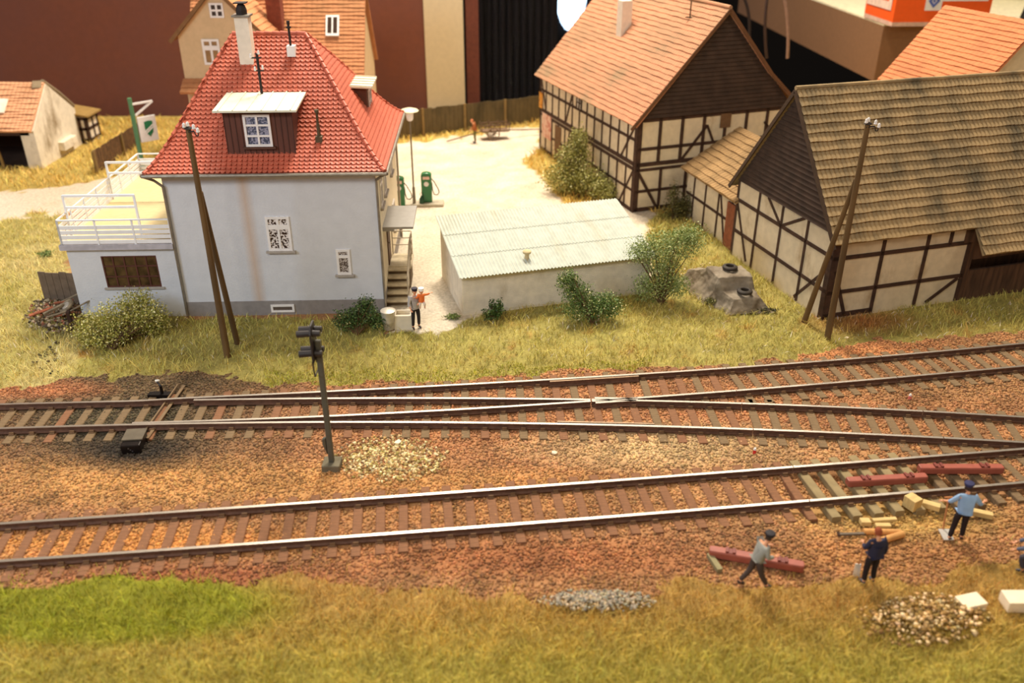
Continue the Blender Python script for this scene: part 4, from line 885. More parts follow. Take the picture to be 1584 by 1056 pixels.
# fences
def board_wall(pts, h, label, name, mat, cat='fence', th=.12, post=True, label2=None):
    o0 = Vector(pts[0]); t = thing(name, label, cat, (o0.x, o0.y, 0))
    for a, b in zip(pts[:-1], pts[1:]):
        a = Vector(a)-o0; b = Vector(b)-o0; d = (b-a); L_ = d.length; d.normalize(); n = Vector((-d.y, d.x, 0))
        mb = MB(); k = max(1, int(L_/.3))
        for i in range(k):
            hh = h+random.uniform(-.04, .04); p0 = a+d*(L_*i/k+.01); p1 = a+d*(L_*(i+1)/k-.006)
            mb.prism([p0, p1, p1+Z*hh, p0+Z*hh], n*th*.4)
        mb.prism([a+Z*.0+n*th*.4, b+n*th*.4, b+Z*(h*.95)+n*th*.4, a+Z*(h*.95)+n*th*.4], n*th*.2); mb.build('fence_board', mat, t)
        if post:
            for i in range(max(2, int(L_/2.6))+1):
                c = a+d*L_*i/max(2, int(L_/2.6)); mb = MB(); mb.bar(c-n*.07, c-n*.07+Z*(h+.05), .14, .12, up=n); mb.build('fence_post', M('fence_post_tan', (132,106,62), rough=.9), t)
    return t
p0, p1 = G(588, 218), G(840, 187)
board_wall([(p0.x, p0.y, 0), (p1.x, p1.y, 0)], 1.75, 'long dark brown board fence along the back of the yard', 'board_fence', stained('dark_fence_board', (96,80,50), (66,56,32), 1, .45, .7, (1, 1, .5)))
p0, p1 = G(150, 268), G(228, 214); lf = board_wall([(p0.x, p0.y, 0), (p1.x, p1.y, 0)], 1.25, 'low dark wooden fence beside the green sign mast', 'board_fence', M('old_fence_dark', (98,70,42), rough=.95, var=.3), post=True)
p0, p1 = G(70, 468), G(122, 474)
board_wall([(p0.x, p0.y, 0), (p1.x+.3, p1.y+.1, 0)], 1.35, 'short grey board fence beside the scrap heap left of the annex', 'board_fence', M('grey_fence_board', (108,92,76), rough=.9, var=.15), post=False)
# handcart in the yard
p = G(765, 214); t = thing('handcart', 'old wooden handcart with long shafts standing at the far end of the yard', 'handcart', (p.x, p.y, 0), .2)
CW = M('cart_wood', (112,88,66), rough=.9, var=.2)
mb = MB(); mb.box((-.9, -.4, .5), (.9, .4, .58)); mb.build('bed', CW, t)
for y_ in (-.4, .4):
    mb = MB(); mb.bar((-.9, y_, .95), (.9, y_, .95), .05, .07); [mb.bar((x, y_, .55), (x, y_, 1.1), .07, .05) for x in (-.9, -.3, .3, .9)]; mb.build('side_rack', CW, t)
    mb = MB(); mb.torus((-.15, y_*1.25, .42), .38, .04, 20, 6, rot=Matrix.Rotation(PI/2, 3, 'X')); [mb.bar((-.15+.38*math.cos(a), y_*1.25, .42+.38*math.sin(a)), (-.15-.38*math.cos(a), y_*1.25, .42-.38*math.sin(a)), .03, .04) for a in (0, PI/4, PI/2, 3*PI/4)]; mb.build('wheel', CW, t)
mb = MB(); mb.bar((.9, 0, .5), (3.7, .5, .3), .07, .06); mb.bar((-.9, 0, .5), (-3.2, -.5, .1), .07, .06); mb.build('shaft', CW, t)

# ---------------------------------------------------------------- loose things
p = G(602, 508, 0); t = thing('dustbin', 'grey metal dustbin with a round lid below the house steps', 'dustbin', (p.x, p.y, 0)); BIN = M('galvanised_bin', (196,188,174), rough=.45, metal=.4)
MB().lathe((0, 0, 0), [(.2, 0), (.22, .03), (.24, .3), (.25, .32), (.245, .34), (.27, .72)], 20).build('body', BIN, t, smooth=True)
mb = MB(); mb.lathe((0, 0, .72), [(.29, 0), (.29, .04), (.2, .08), (.04, .1)], 20); mb.cyl((-.05, 0, .81), (.05, 0, .81), .02); mb.build('lid', BIN, t, smooth=True)
p = G(624, 508, 0); t = thing('concrete_bin_box', 'pale concrete box standing between the dustbin and the man in grey', 'box', (p.x, p.y, 0), TH_H)
mb = MB(); mb.box((-.33, -.05, -.1), (.33, .02, .55)); mb.box((-.33, .02, -.1), (-.27, .5, .55)); mb.box((.27, .02, -.1), (.33, .5, .55)); mb.box((-.33, .45, -.1), (.33, .5, .55)); mb.box((-.3, .02, 0), (.3, .45, .4)); mb.build('wall', M('pale_concrete', (214,204,184), rough=.9, var=.06), t)
# covered vehicle
tv = thing('tarpaulin_covered_vehicle', 'vehicle hidden under a grey-brown tarpaulin in the grass by the right barn', 'covered vehicle', (8.2, 31.0, 0), 0)
TARP = stained('tarpaulin', (142,130,112), (100,86,68), 1.2, .45, .7, (1, 1, 1), bump=.4)
def loftgrid(secs, name, mat, parent):
    # each section: row of points across; subdivide with wrinkles
    mb = MB(); n = len(secs[0]); vs = [p for s in secs for p in s]; fs = [(i*n+j, i*n+j+1, (i+1)*n+j+1, (i+1)*n+j) for i in range(len(secs)-1) for j in range(n-1)]
    mb.add(vs, fs); o = mb.build(name, mat, parent); o.modifiers.new('s', 'SUBSURF').subdivision_type = 'SIMPLE'; o.modifiers['s'].levels = o.modifiers['s'].render_levels = 4
    tx = bpy.data.textures.new('folds', 'CLOUDS'); tx.noise_scale = .35; d = o.modifiers.new('d', 'DISPLACE'); d.texture = tx; d.strength = .14; d.texture_coords = 'LOCAL'
    o.data.polygons.foreach_set('use_smooth', [True]*len(o.data.polygons)); return o
def sec(xl, yl, xr, yr, zt, fl, fr, zb=-.1):
    return [(xl-fl, yl, zb), (xl-fl*.35, yl, zt*.45), (xl, yl, zt), ((xl+xr)/2, (yl+yr)/2, zt+.02), (xr, yr, zt-.02), (xr+fr*.4, yr, zt*.45), (xr+fr, yr, zb)]
secs = [sec(.25, -.35, 2.0, -.15, .0, .05, .05, -.12), sec(.45, .0, 1.55, .2, .50, .35, .3), sec(.1, .55, 1.4, .75, .60, .4, .3), sec(-.05, .75, 1.35, .95, 1.08, .5, .35), sec(-.3, 1.7, 1.1, 1.9, 1.14, .65, .35), sec(-.55, 2.2, .7, 2.6, .8, .5, .35), sec(-.8, 3.0, .3, 3.2, .5, .2, .3), sec(-.9, 3.3, .2, 3.5, .0, .1, .1, -.12)]
loftgrid(secs, 'tarpaulin', TARP, tv)
TY = M('black_tyre', (52,44,36), rough=.7, var=.15)
for (px, py, z, lab) in ((1129, 414, 1.2, 'black tyre weighing down the higher rear part of the tarpaulin'), (1152, 451, .66, 'black tyre weighing down the lower front part of the tarpaulin')):
    c = G(px, py, z); t = thing('tyre', lab, 'tyre', (c.x, c.y, z-.03), 0, 'tyres on the tarpaulin'); mb = MB(); mb.torus((0, 0, .05), .235, .075, 28, 10); mb.torus((0, 0, .09), .2, .05, 28, 8); mb.build('tread', TY, t, smooth=True)
# red steel trestle beams
REDM = M('red_brown_steel', (156,84,68), rough=.45, var=.1, bump=.08)
def beam(a, b, z, lab):
    a = Vector((a[0], a[1], 0)); b = Vector((b[0], b[1], 0)); c = (a+b)/2; d = b-a; L_ = d.length/2
    t = thing('steel_beam', lab, 'steel beam', (c.x, c.y, z), math.atan2(d.y, d.x), 'red-brown steel beams')
    w_, h = .13, .2; mb = MB(); pr = [(-w_, 0), (w_, 0), (w_, h*.8), (w_*.8, h), (-w_*.8, h), (-w_, h*.8)]
    def ring(x, k): return [(x, y*k, zz) for y, zz in pr]
    st_ = [(-L_, .85), (-L_+.06, 1), (L_-.06, 1), (L_, .85)]; vs = []; fs = []
    for x, k in st_: vs += ring(x, k)
    for i in range(3): fs += [(i*6+j, i*6+(j+1) % 6, (i+1)*6+(j+1) % 6, (i+1)*6+j) for j in range(6)]
    fs += [tuple(range(6))[::-1], tuple(range(18, 24))]; mb.add(vs, fs); o = mb.build('beam', REDM, t, bevel=.015)
    for s in (-.55, .55):
        m_ = MB(); m_.box((L_*s-.12, -.09, h), (L_*s-.05, .09, h+.05)); m_.box((L_*s+.05, -.09, h), (L_*s+.12, .09, h+.05)); m_.box((L_*s-.12, -.09, h-.005), (L_*s+.12, .09, h+.012)); m_.build('rail_clamp', M('clamp_dark_red', (120,56,46), rough=.5), o)
    return t
a, b = G(1310, 746, .1), G(1432, 739, .1); beam(a, b, .02, 'red-brown steel beam lying across the bare sleepers, left of its pair')
a, b = G(1420, 729, .1), G(1549, 729, .1); beam(a, b, .1, 'red-brown steel beam lying across the bare sleepers, right of its pair')
a, b = G(1097, 853, .1), G(1243, 878, .1); beam(a, b, .03, 'red-brown steel beam lying on the ballast behind the walking man')
p = G(1105, 872, 0); t = tag(MB().box((-.07, -.3, -.02), (.07, .3, .1)).build('timber_offcut', M('green_grey_offcut', (142,132,96), rough=.9), loc=(p.x, p.y, 0), rotz=.25), 'short grey-green timber offcut by the left end of the steel beam', 'timber offcut')
NEWW = M('new_timber', (206,178,118), rough=.8, var=.12, stretch=(1, 6, 1)); LOGM = M('peeled_log', (206,150,86), rough=.75, var=.15)
def block(px, py, sx, sy, sz, rot, lab, mat=NEWW, name='timber_block', cat='timber block', grp='timber blocks beside the track', z=-.05):
    p = G(px, py, 0); mb = MB(); mb.box((-sx, -sy, 0), (sx, sy, sz)); return tag(mb.build(name, mat, loc=(p.x, p.y, z), rotz=rot, bevel=.015), lab, cat, grp)
block(1410, 782, .16, .18, .34, .5, 'upright wooden block leaning against the sleeper ends right of the logs')
block(1440, 783, .22, .1, .16, -.5, 'small pale wooden block between the sleeper ends and the man in blue')
block(1338, 808, .13, .1, .14, 0, 'square grey wooden block, leftmost of the blocks above the logs')
block(1368, 804, .33, .06, .1, .1, 'thin pale wooden plank lying furthest from the camera above the logs')
block(1366, 812, .2, .07, .08, 0, 'short pale wooden plank just in front of the thin plank above the logs')
block(1511, 794, .38, .09, .15, -.35, 'pale squared timber lying right of the man in the light blue shirt')
def log(a, b, r, lab):
    A = G(*a, r); B = G(*b, r); t = tag(MB().cyl((A.x-B.x, A.y-B.y, 0), (0, 0, 0), r, r*.95, 14).build('log', LOGM, loc=(B.x, B.y, r-.04), smooth=True), lab, 'log', 'peeled logs behind the man in the dark blue jacket')
log((1336, 820), (1394, 821), .085, 'peeled log lying straight across, behind the other log'); log((1352, 838), (1397, 824), .095, 'peeled log lying at an angle in front of the straight log')
for i, (px, py, sx, sy, sz, r_, lab) in enumerate([(1500, 936, .3, .2, .2, .25, 'white stone block at the right edge of the rubble heap'), (1577, 936, .4, .22, .3, .0, 'white stone block cut by the right border of the picture'), (1583, 898, 0, 0, 0, 0, '')]):
    if sx: block(px, py, sx, sy, sz, r_, lab, M('white_stone', (246,228,196), rough=.85, var=.05), 'stone_block', 'stone block', 'white stone blocks', z=-.02)
for px, py, lab in ((1167, 700, 'tiny red and white marker peg in the ballast between the tracks'), (1407, 616, 'tiny pink marker peg between the two rear branches')):
    p = G(px, py); t = thing('marker_peg', lab, 'marker peg', (p.x, p.y, -.03)); MB().cyl((0, 0, 0), (0, 0, .14), .05, .045, 10).build('peg', M('peg_red' if px < 1200 else 'peg_pink', (206,44,44) if px < 1200 else (222,120,110), rough=.5), t); MB().cyl((0, 0, .14), (0, 0, .2), .05, .03, 10).build('peg_cap', WHITE, t)
for px, py, s, lab in ((858, 700, .11, 'single white stone in the ballast between the rear and near tracks'), (615, 684, .12, 'white stone at the top edge of the pale gravel patch'), (1281, 523, .0, ''), (1310, 522, .09, 'small white stone near the foot of the right telegraph pole'), (925, 495, .1, 'pale stone in the grass below the flowering bush')):
    if not s: continue
    p = G(px, py); bm = bmesh.new(); bmesh.ops.create_icosphere(bm, subdivisions=1, radius=s)
    for v in bm.verts: v.co *= random.uniform(.7, 1.2); v.co.z *= .6
    me = bpy.data.meshes.new('stone'); bm.to_mesh(me); bm.free(); me.materials.append(M('white_stone', (246,228,196))); o = bpy.data.objects.new('stone', me); COL.objects.link(o); o.location = (p.x, p.y, .0); tag(o, lab, 'stone')
# scrap heap by the annex: every piece its own
RUST = M('rusty_scrap', (150,84,56), rough=.8, var=.3, scale=6); SGREY = M('grey_scrap', (132,118,96), rough=.75, var=.3, scale=6); 
p = G(80, 500); c0 = Vector((p.x, p.y, 0))
t = thing('old_wheel', 'grey wheel with a pale hub lying on top of the scrap heap', 'wheel', (c0.x+.45, c0.y+.5, .5)); rm = Matrix.Rotation(-.5, 3, 'Y') @ Matrix.Rotation(.35, 3, 'X')
mb = MB(); mb.torus((0, 0, 0), .26, .07, 24, 8, rot=rm); mb.build('tyre', SGREY, t, smooth=True)
mb = MB(); q_ = rm @ Vector((0, 0, .05)); mb.cyl(-q_*.4, q_, .2, .16, 20); mb.build('hub', BIN, t)
mb = MB(); mb.T = Matrix.Identity(4)
heap = []
for i in range(1, 3): pass
bm_core = MB(); R = random.Random(3)
for k, (nm, lab, dx, dy, z, L_, w_, h_, rz, tilt, mt) in enumerate([
    ('scrap_plank', 'long pale plank sticking up at the right side of the scrap heap', .95, .25, .42, 1.1, .06, .05, .75, .25, SGREY),
    ('scrap_plank', 'short pale plank pointing up behind the wheel of the scrap heap', .35, 1.1, .45, .8, .07, .05, .5, .3, SGREY),
    ('scrap_plank', 'reddish plank lying at the top left of the scrap heap', .15, .95, .35, .7, .1, .06, .25, .1, RUST),
    ('scrap_beam', 'grey angle iron in the middle of the scrap heap, below the wheel', .1, .2, .38, .8, .12, .09, .9, .15, SGREY),
    ('scrap_beam', 'grey flat bar in front of the angle iron in the scrap heap', .35, -.1, .32, .75, .1, .05, .6, .1, SGREY),
    ('rusty_sheet', 'orange-red sheet at the far left of the scrap heap', -.45, .3, .24, .9, .22, .05, .7, .1, RUST),
    ('rusty_sheet', 'rusty sheet lying below the wheel in the scrap heap', .5, .05, .26, .6, .3, .05, .2, .15, RUST),
    ('rusty_sheet', 'dark upright board leaning at the right foot of the scrap heap', 1.05, -.55, .2, .12, .22, .95, .2, .0, M('dark_boards'))]):
    mb = MB(); mb.box((-L_/2, -w_/2, -h_/2), (L_/2, w_/2, h_/2)); o = mb.build(nm, mt, loc=(c0.x+dx, c0.y+dy, z+.12), bevel=.01); o.rotation_euler = (.1*R.uniform(-1, 1), -tilt, rz); tag(o, lab, 'scrap')
def scr(name, n, box, mask, lab): 
    o = stones(name, n, box, mask, (.05, .12), pal([(150,132,104),(110,92,70),(140,88,64),(70,58,46),(166,150,122)]), lab, .02, hmap=mound(86, 492, 58, 42, .3)); o['category'] = 'scrap'; return o
o = scr('scrap_heap', 1900, (c0.x-1.5, c0.x+1.8, c0.y-1.2, c0.y+1.8), ell(85, 490, 48, 30), 'mound of small grey and rusty scrap pieces left of the annex'); 
stones('dark_rubble', 900, (-19, -14, 25, 30), ell(75, 552, 24, 34), (.04, .1), pal([(70,62,44),(54,46,36),(96,86,56)]), 'dark rubble trailing down from the scrap heap', .05)

# ---------------------------------------------------------------- bushes
LEAF = M('leaf', attr=True, rough=.6, var=.06, bump=0); BRA = M('bush_branch', (96,72,46), rough=.9)
def bush(px, py, blobs, n, cols, lab, leaf=(.025, .05), white=0., cat='bush', name='bush', base=None, yaw=0):
    p = base or G(px, py); t = thing(name, lab, cat, (p.x, p.y, 0)); cc = np.array([lin(c) for c in cols])
    vol = np.array([b[3]*b[4]*b[5] for b in blobs])**.7; k = rng.choice(len(blobs), n, p=vol/vol.sum()); B = np.array(blobs, float)[k]
    d = rng.normal(size=(n, 3)); d /= np.linalg.norm(d, axis=1)[:, None]; r = rng.random(n)**.45
    # clumps
    cl = rng.normal(size=(max(12, n//55), 3)); cl /= np.linalg.norm(cl, axis=1)[:, None]; ci = rng.integers(0, len(cl), n); mixk = rng.random(n) < .65
    d = np.where(mixk[:, None], cl[ci]+rng.normal(size=(n, 3))*.22, d); P_ = B[:, :3]+d*r[:, None]*B[:, 3:6]
    keep = P_[:, 2] > .0; P_ = P_[keep]; n = len(P_)
    u = rng.normal(size=(n, 3)); u /= np.linalg.norm(u, axis=1)[:, None]; v = np.cross(u, rng.normal(size=(n, 3))); v /= np.linalg.norm(v, axis=1)[:, None]
    s = rng.uniform(leaf[0], leaf[1], (n, 1)); V = np.stack([P_-u*s, P_+v*s*.55, P_+u*s, P_-v*s*.55], 1).reshape(-1, 3); F = np.arange(n*4).reshape(-1, 4)
    c = cc[rng.integers(0, len(cc), n)]*rng.uniform(.7, 1.3, (n, 1))
    if white: m_ = rng.random(n) < white; c[m_] = np.array(lin((238,230,170)))
    np_mesh('foliage', V, F, np.repeat(c, 4, 0), LEAF, t)
    mb = MB(); R = random.Random(int(px))
    for b in blobs:
        for q in range(5):
            e = Vector(b[:3])+Vector((R.uniform(-1, 1)*b[3], R.uniform(-1, 1)*b[4], R.uniform(-.5, 1)*b[5]))*.7
            if e.z < .1: continue
            m_ = Vector((e.x*.4, e.y*.4, e.z*.5)); mb.cyl((0, 0, -.05), m_, .03, .02, 6); mb.cyl(m_, e, .02, .008, 6)
    mb.build('branch', BRA, t); return t
YG = [(160,156,66),(186,176,92),(136,140,54),(196,186,110)]; DG = [(58,84,34),(76,100,44),(96,120,58),(44,66,30)]; MG = [(104,128,62),(128,146,78),(86,110,50),(150,160,96)]
bush(172, 540, [(-.75,.8,.5,.85,.7,.6),(.1,.9,.75,1.0,.8,.7),(.95,1.2,.8,.8,.6,.6),(.5,1.7,1.1,.7,.5,.5),(-.3,.3,.3,.9,.5,.4),(1.3,1.2,.5,.5,.5,.5)], 11000, YG, 'large pale yellow-green flowering bush below the annex window', white=.1, leaf=(.03, .055))
bush(205, 520, [(.55,.5,.5,.6,.4,.5)], 1500, MG, 'fresher green bush at the right foot of the yellow-green bush')
bush(552, 517, [(-.35,.3,.45,.55,.45,.45),(.2,.4,.6,.6,.45,.55),(.35,.6,.95,.35,.3,.35),(.75,.4,.35,.4,.4,.35)], 5200, DG, 'dark green bush at the foot of the house corner', white=.01)
bush(763, 497, [(0,.1,.3,.4,.3,.3),(.2,.15,.5,.2,.2,.35),(-.05,.2,.55,.12,.12,.35)], 1300, DG, 'small dark green shrub in front of the garage wall', leaf=(.03, .06))
bush(915, 500, [(0,.3,.45,1.15,.55,.5),(-.5,.45,1.0,.6,.4,.45),(-.9,.55,1.5,.45,.35,.5),(.55,.35,.65,.6,.45,.5)], 9500, [(84,112,50),(108,132,64),(66,92,40),(130,148,80)], 'leafy green bush with small white blossoms before the garage front', white=.07)
bush(1022, 470, [(-.3,.3,.6,.85,.6,.65),(.0,.4,1.4,.75,.55,.6),(.3,.5,2.3,1.3,.7,.65),(-.8,.4,2.1,.65,.5,.5),(1.0,.6,2.7,.65,.5,.45),(.6,.3,.7,.6,.5,.5)], 14000, [(132,148,80),(156,168,102),(108,128,62),(176,186,126)], 'tall feathery pale green shrub at the right end of the garage', leaf=(.025, .05), white=.02)
bush(893, 303, [(-.5,.6,.8,1.4,1.0,.85),(.6,.3,.7,1.2,.9,.75),(-.2,1.2,1.7,1.0,.8,.9),(.1,1.6,2.5,.55,.6,.8),(1.5,-.5,.5,1.0,.8,.6)], 15000, [(126,124,54),(150,146,72),(104,106,42),(170,164,92)], 'big olive green bush against the long wall of the back barn', leaf=(.035, .07), white=.05)
bush(0, 0, [(.2,0,.5,.7,.5,.6),(.9,.2,.6,.7,.5,.7),(1.6,.3,.6,.5,.5,.6),(.0,.1,1.2,.3,.3,.6)], 4200, [(88,84,40),(110,104,52),(66,66,30)], 'dark olive bush in the corner between the back barn and the small shed', leaf=(.035, .06), base=Vector((8.0, 41.6, 0)))
bush(700, 492, [(0,0,.05,.3,.2,.14)], 700, MG, 'low green tuft at the left corner of the garage', leaf=(.02, .04))
bush(1105, 470, [(0,0,.1,.45,.2,.22)], 900, [(96,96,44),(70,72,34),(130,124,64)], 'low dark weeds at the near edge of the tarpaulin', white=.05)
bush(1185, 482, [(0,0,.02,.5,.15,.15)], 500, [(80,78,40),(60,60,32)], 'sparse dark weeds under the front of the covered vehicle')
bush(70, 395, [(0,0,.05,.35,.3,.16)], 600, MG, 'small green tuft in the bright grass left of the annex')
# ---------------------------------------------------------------- people
def skin(verts, edges, radii, root=0, sub=2):
    me = bpy.data.meshes.new('tmp'); me.from_pydata([tuple(v) for v in verts], edges, []); o = bpy.data.objects.new('tmp', me); COL.objects.link(o)
    o.modifiers.new('k', 'SKIN').use_smooth_shade = True; s = o.modifiers.new('s', 'SUBSURF'); s.levels = s.render_levels = sub
    for i, r in enumerate(radii):
        sv = me.skin_vertices[0].data[i]; sv.radius = (r, r) if not isinstance(r, tuple) else r; sv.use_root = (i == root)
    dg = bpy.context.evaluated_depsgraph_get(); dg.update(); r = bpy.data.meshes.new_from_object(o.evaluated_get(dg))
    bpy.data.objects.remove(o); bpy.data.meshes.remove(me); return r
def addmesh(mb, me, T=None):
    T = T or Matrix.Identity(4); mb.add([T @ v.co for v in me.vertices], [tuple(f.vertices) for f in me.polygons])
def hand_mesh():
    """a small right-angled cupped hand, wrist at origin, fingers along +X, thumb to +Y"""
    V = [(0, 0, 0), (.05, 0, 0)]; E_ = [(0, 1)]; R_ = [.022, .03]
    for k, (y, l) in enumerate(((.028, .075), (.010, .085), (-.009, .078), (-.027, .06))):
        a = len(V); V += [(.085, y, 0), (.085+l*.5, y*1.1, -.012), (.085+l*.85, y*1.1, -.038)]; E_ += [(1, a), (a, a+1), (a+1, a+2)]; R_ += [.0105, .0095, .008]
    a = len(V); V += [(.035, .035, -.005), (.06, .058, -.015), (.085, .066, -.028)]; E_ += [(1, a), (a, a+1), (a+1, a+2)]; R_ += [.013, .011, .009]
    return skin(V, E_, R_, 0, 1)
HAND = hand_mesh()
def head_into(bm, c, fwd, r=.105, tilt=0):
    """head with nose, brow, chin and ears, facing fwd"""
    f = Vector(fwd).normalized(); s = Vector((0, 0, 1)).cross(f).normalized(); up = Vector((0, 0, 1)); Rm = Matrix((f, s, up)).transposed().to_4x4(); T = Matrix.Translation(Vector(c)) @ Rm @ Matrix.Rotation(tilt, 4, 'Y')
    mb_, bm = bm, bmesh.new(); bmesh.ops.create_uvsphere(bm, u_segments=20, v_segments=14, radius=1)
    for v in bm.verts:
        x, y, z = v.co; jaw = max(0, -z); k = 1-.28*jaw
        nose = .16*math.exp(-((y/.13)**2+((z+.12)/.2)**2)) if x > .5 else 0; brow = .05*math.exp(-((z-.22)/.1)**2) if x > .4 else 0; eye = -.05*(math.exp(-(((abs(y)-.32)/.14)**2+((z-.06)/.09)**2))) if x > .4 else 0; mouth = -.03*math.exp(-((y/.25)**2+((z+.48)/.05)**2)) if x > .4 else 0
        chin = .07*math.exp(-((y/.3)**2+((z+.75)/.2)**2)) if x > .2 else 0
        ear = .14*math.exp(-(((x)/.12)**2+((z)/.22)**2)) if abs(y) > .8 else 0
        v.co = T @ Vector(((x*.92*k+nose+brow+eye+mouth+chin)*r, (y*.78*k+math.copysign(ear, y))*r, z*1.22*r))
    m = bpy.data.meshes.new('tmp'); bm.to_mesh(m); bm.free(); addmesh(mb_, m); bpy.data.meshes.remove(m)
    return T
def person(name, label, loc, face, J, cols, cat='person', k=1.0, cap=None, hair=None, group=None, shirt_len=0):
    """J: joint dict in metres (x forward, y left, z up) ; cols: skin, shirt, trousers, shoe"""
    t = thing(name, label, cat, loc, face, group)
    g = lambda n: Vector(J[n])*k
    def hide(n): return n in J
    names = ['pel', 'bel', 'che', 'nec', 'hdb', 'shL', 'elL', 'wrL', 'shR', 'elR', 'wrR', 'hiL', 'knL', 'anL', 'toL', 'hiR', 'knR', 'anR', 'toR']
    rad = dict(pel=.115, bel=.11, che=.125, nec=.052, hdb=.05, shL=.06, elL=.042, wrL=.028, shR=.06, elR=.042, wrR=.028, hiL=.085, knL=.058, anL=.038, toL=.03, hiR=.085, knR=.058, anR=.038, toR=.03)
    edges = [('pel','bel'),('bel','che'),('che','nec'),('nec','hdb'),('che','shL'),('shL','elL'),('elL','wrL'),('che','shR'),('shR','elR'),('elR','wrR'),('pel','hiL'),('hiL','knL'),('knL','anL'),('anL','toL'),('pel','hiR'),('hiR','knR'),('knR','anR'),('anR','toR')]
    idx = {n: i for i, n in enumerate(names)}
    me = skin([g(n) for n in names], [(idx[a], idx[b]) for a, b in edges], [rad[n]*k*(.72 if n in ('pel', 'bel', 'che', 'shL', 'shR', 'hiL', 'hiR') else 1) for n in names], 0, 2)
    bm = MB(); addmesh(bm, me); f = g('face') if 'face' in J else Vector((1, 0, 0)); hc = g('hd')
    T = head_into(bm, hc, f, .105*k*J.get('hk', 1), J.get('tilt', 0))
    for s in 'LR':
        w_ = g('wr'+s); d = (w_-g('el'+s)).normalized(); d2 = Vector(J['hdir'+s]).normalized() if 'hdir'+s in J else d
        y = Vector((0, 0, 1)).cross(d2); y = y.normalized() if y.length > .05 else Vector((0, 1, 0)); y = y if s == 'L' else -y; z = d2.cross(y).normalized(); 
        addmesh(bm, HAND, Matrix.Translation(w_) @ Matrix((d2, y, z)).transposed().to_4x4() @ Matrix.Scale(k*1.0, 4))
    mo = bpy.data.meshes.new('body'); mo.from_pydata(bm.v, [], bm.f); mo.materials.append(M('skin_tone', (222,160,122), rough=.6, var=.04, bump=0)); mo.polygons.foreach_set('use_smooth', [True]*len(mo.polygons))
    o = bpy.data.objects.new('body', mo); COL.objects.link(o); o.parent = t
    def cloth(nm, ns, es, extra, col, root, rough=.8, sleeve=None):
        ii = {n: i for i, n in enumerate(ns)}; P_ = [g(n) for n in ns]
        if sleeve:
            for s in 'LR':
                if 'wr'+s in ii: P_[ii['wr'+s]] = g('el'+s).lerp(g('wr'+s), sleeve)
        m = skin(P_, [(ii[a], ii[b]) for a, b in es], [(rad[n]+extra.get(n, extra['*']))*k for n in ns], ii[root], 2)
        m.name = nm; m.materials.append(M('cloth_%d_%d_%d' % col, col, rough=rough, var=.08, bump=.2, bscale=60)); oo = bpy.data.objects.new(nm, m); COL.objects.link(oo); oo.parent = t; return oo
    J['nc'] = g('che').lerp(g('nec'), .55)/k; rad['nc'] = .07
    cloth('jacket' if shirt_len else 'shirt', ['pel', 'bel', 'che', 'nc', 'shL', 'elL', 'wrL', 'shR', 'elR', 'wrR'], [('pel','bel'),('bel','che'),('che','nc'),('che','shL'),('shL','elL'),('elL','wrL'),('che','shR'),('shR','elR'),('elR','wrR')], {'*': .02, 'pel': .055, 'bel': .06, 'che': .05}, cols[1], 'bel', sleeve=J.get('sleeve', .9))
    J['an2L'] = g('anL')/k+Vector((0, 0, .04)); J['an2R'] = g('anR')/k+Vector((0, 0, .04)); rad['an2L'] = rad['an2R'] = .045
    J['pe2'] = g('pel').lerp(g('bel'), .3)/k; rad['pe2'] = .11
    cloth('trousers', ['pe2', 'pel', 'hiL', 'knL', 'an2L', 'hiR', 'knR', 'an2R'], [('pe2','pel'),('pel','hiL'),('hiL','knL'),('knL','an2L'),('pel','hiR'),('hiR','knR'),('knR','an2R')], {'*': .018, 'pel': .04, 'pe2': .035}, cols[2], 'pel')
    for s in 'LR':
        a = g('an'+s); b = g('to'+s); m = skin([a+Vector((0, 0, 0)), a+(a-b)*.25+Vector((0, 0, -.03*k)), b], [(0, 1), (0, 2)], [.045*k, .04*k, .038*k], 0, 1); m.name = 'shoe'; m.materials.append(M('shoe_%d' % cols[3][0], cols[3], rough=.5)); oo = bpy.data.objects.new('shoe', m); COL.objects.link(oo); oo.parent = t
    r = .105*k*J.get('hk', 1)
    if hair or cap:
        bm = bmesh.new(); bmesh.ops.create_uvsphere(bm, u_segments=18, v_segments=12, radius=1)
        kill = [v for v in bm.verts if (v.co.z < .15 if v.co.x > .15 else v.co.z < -.45)]; bmesh.ops.delete(bm, geom=kill, context='VERTS')
        for v in bm.verts: x, y, z = v.co; v.co = T @ Vector((x*1.03*r, y*.9*r, z*1.32*r))
        m = bpy.data.meshes.new('hair'); bm.to_mesh(m); bm.free(); hc_ = hair or (60, 42, 30); m.materials.append(M('hair_%d_%d' % hc_[:2], hc_, rough=.8)); oo = bpy.data.objects.new('hair', m); COL.objects.link(oo); oo.parent = t
        mod = oo.modifiers.new('thick', 'SOLIDIFY'); mod.thickness = .01*k
    if cap:
        mb = MB(); mb.lathe((0, 0, .55*r), [(.98*r, 0), (1.04*r, .15*r), (1.22*r, .75*r), (1.1*r, .95*r), (.2*r, 1.02*r)], 20)
        # peak
        pk = []
        for i in range(9): a = -PI/2.6+PI/1.3*i/8; pk.append((math.cos(a)*1.5*r, math.sin(a)*.95*r, .55*r))
        mb.prism([(.7*r, -.75*r, .6*r)]+pk+[(.7*r, .75*r, .6*r)], (0, 0, .08*r)); mb.v = [tuple(T @ Vector(v)) for v in mb.v]; mb.build('cap', M('cap_%d_%d' % cap[:2], cap, rough=.7), t)
    return t
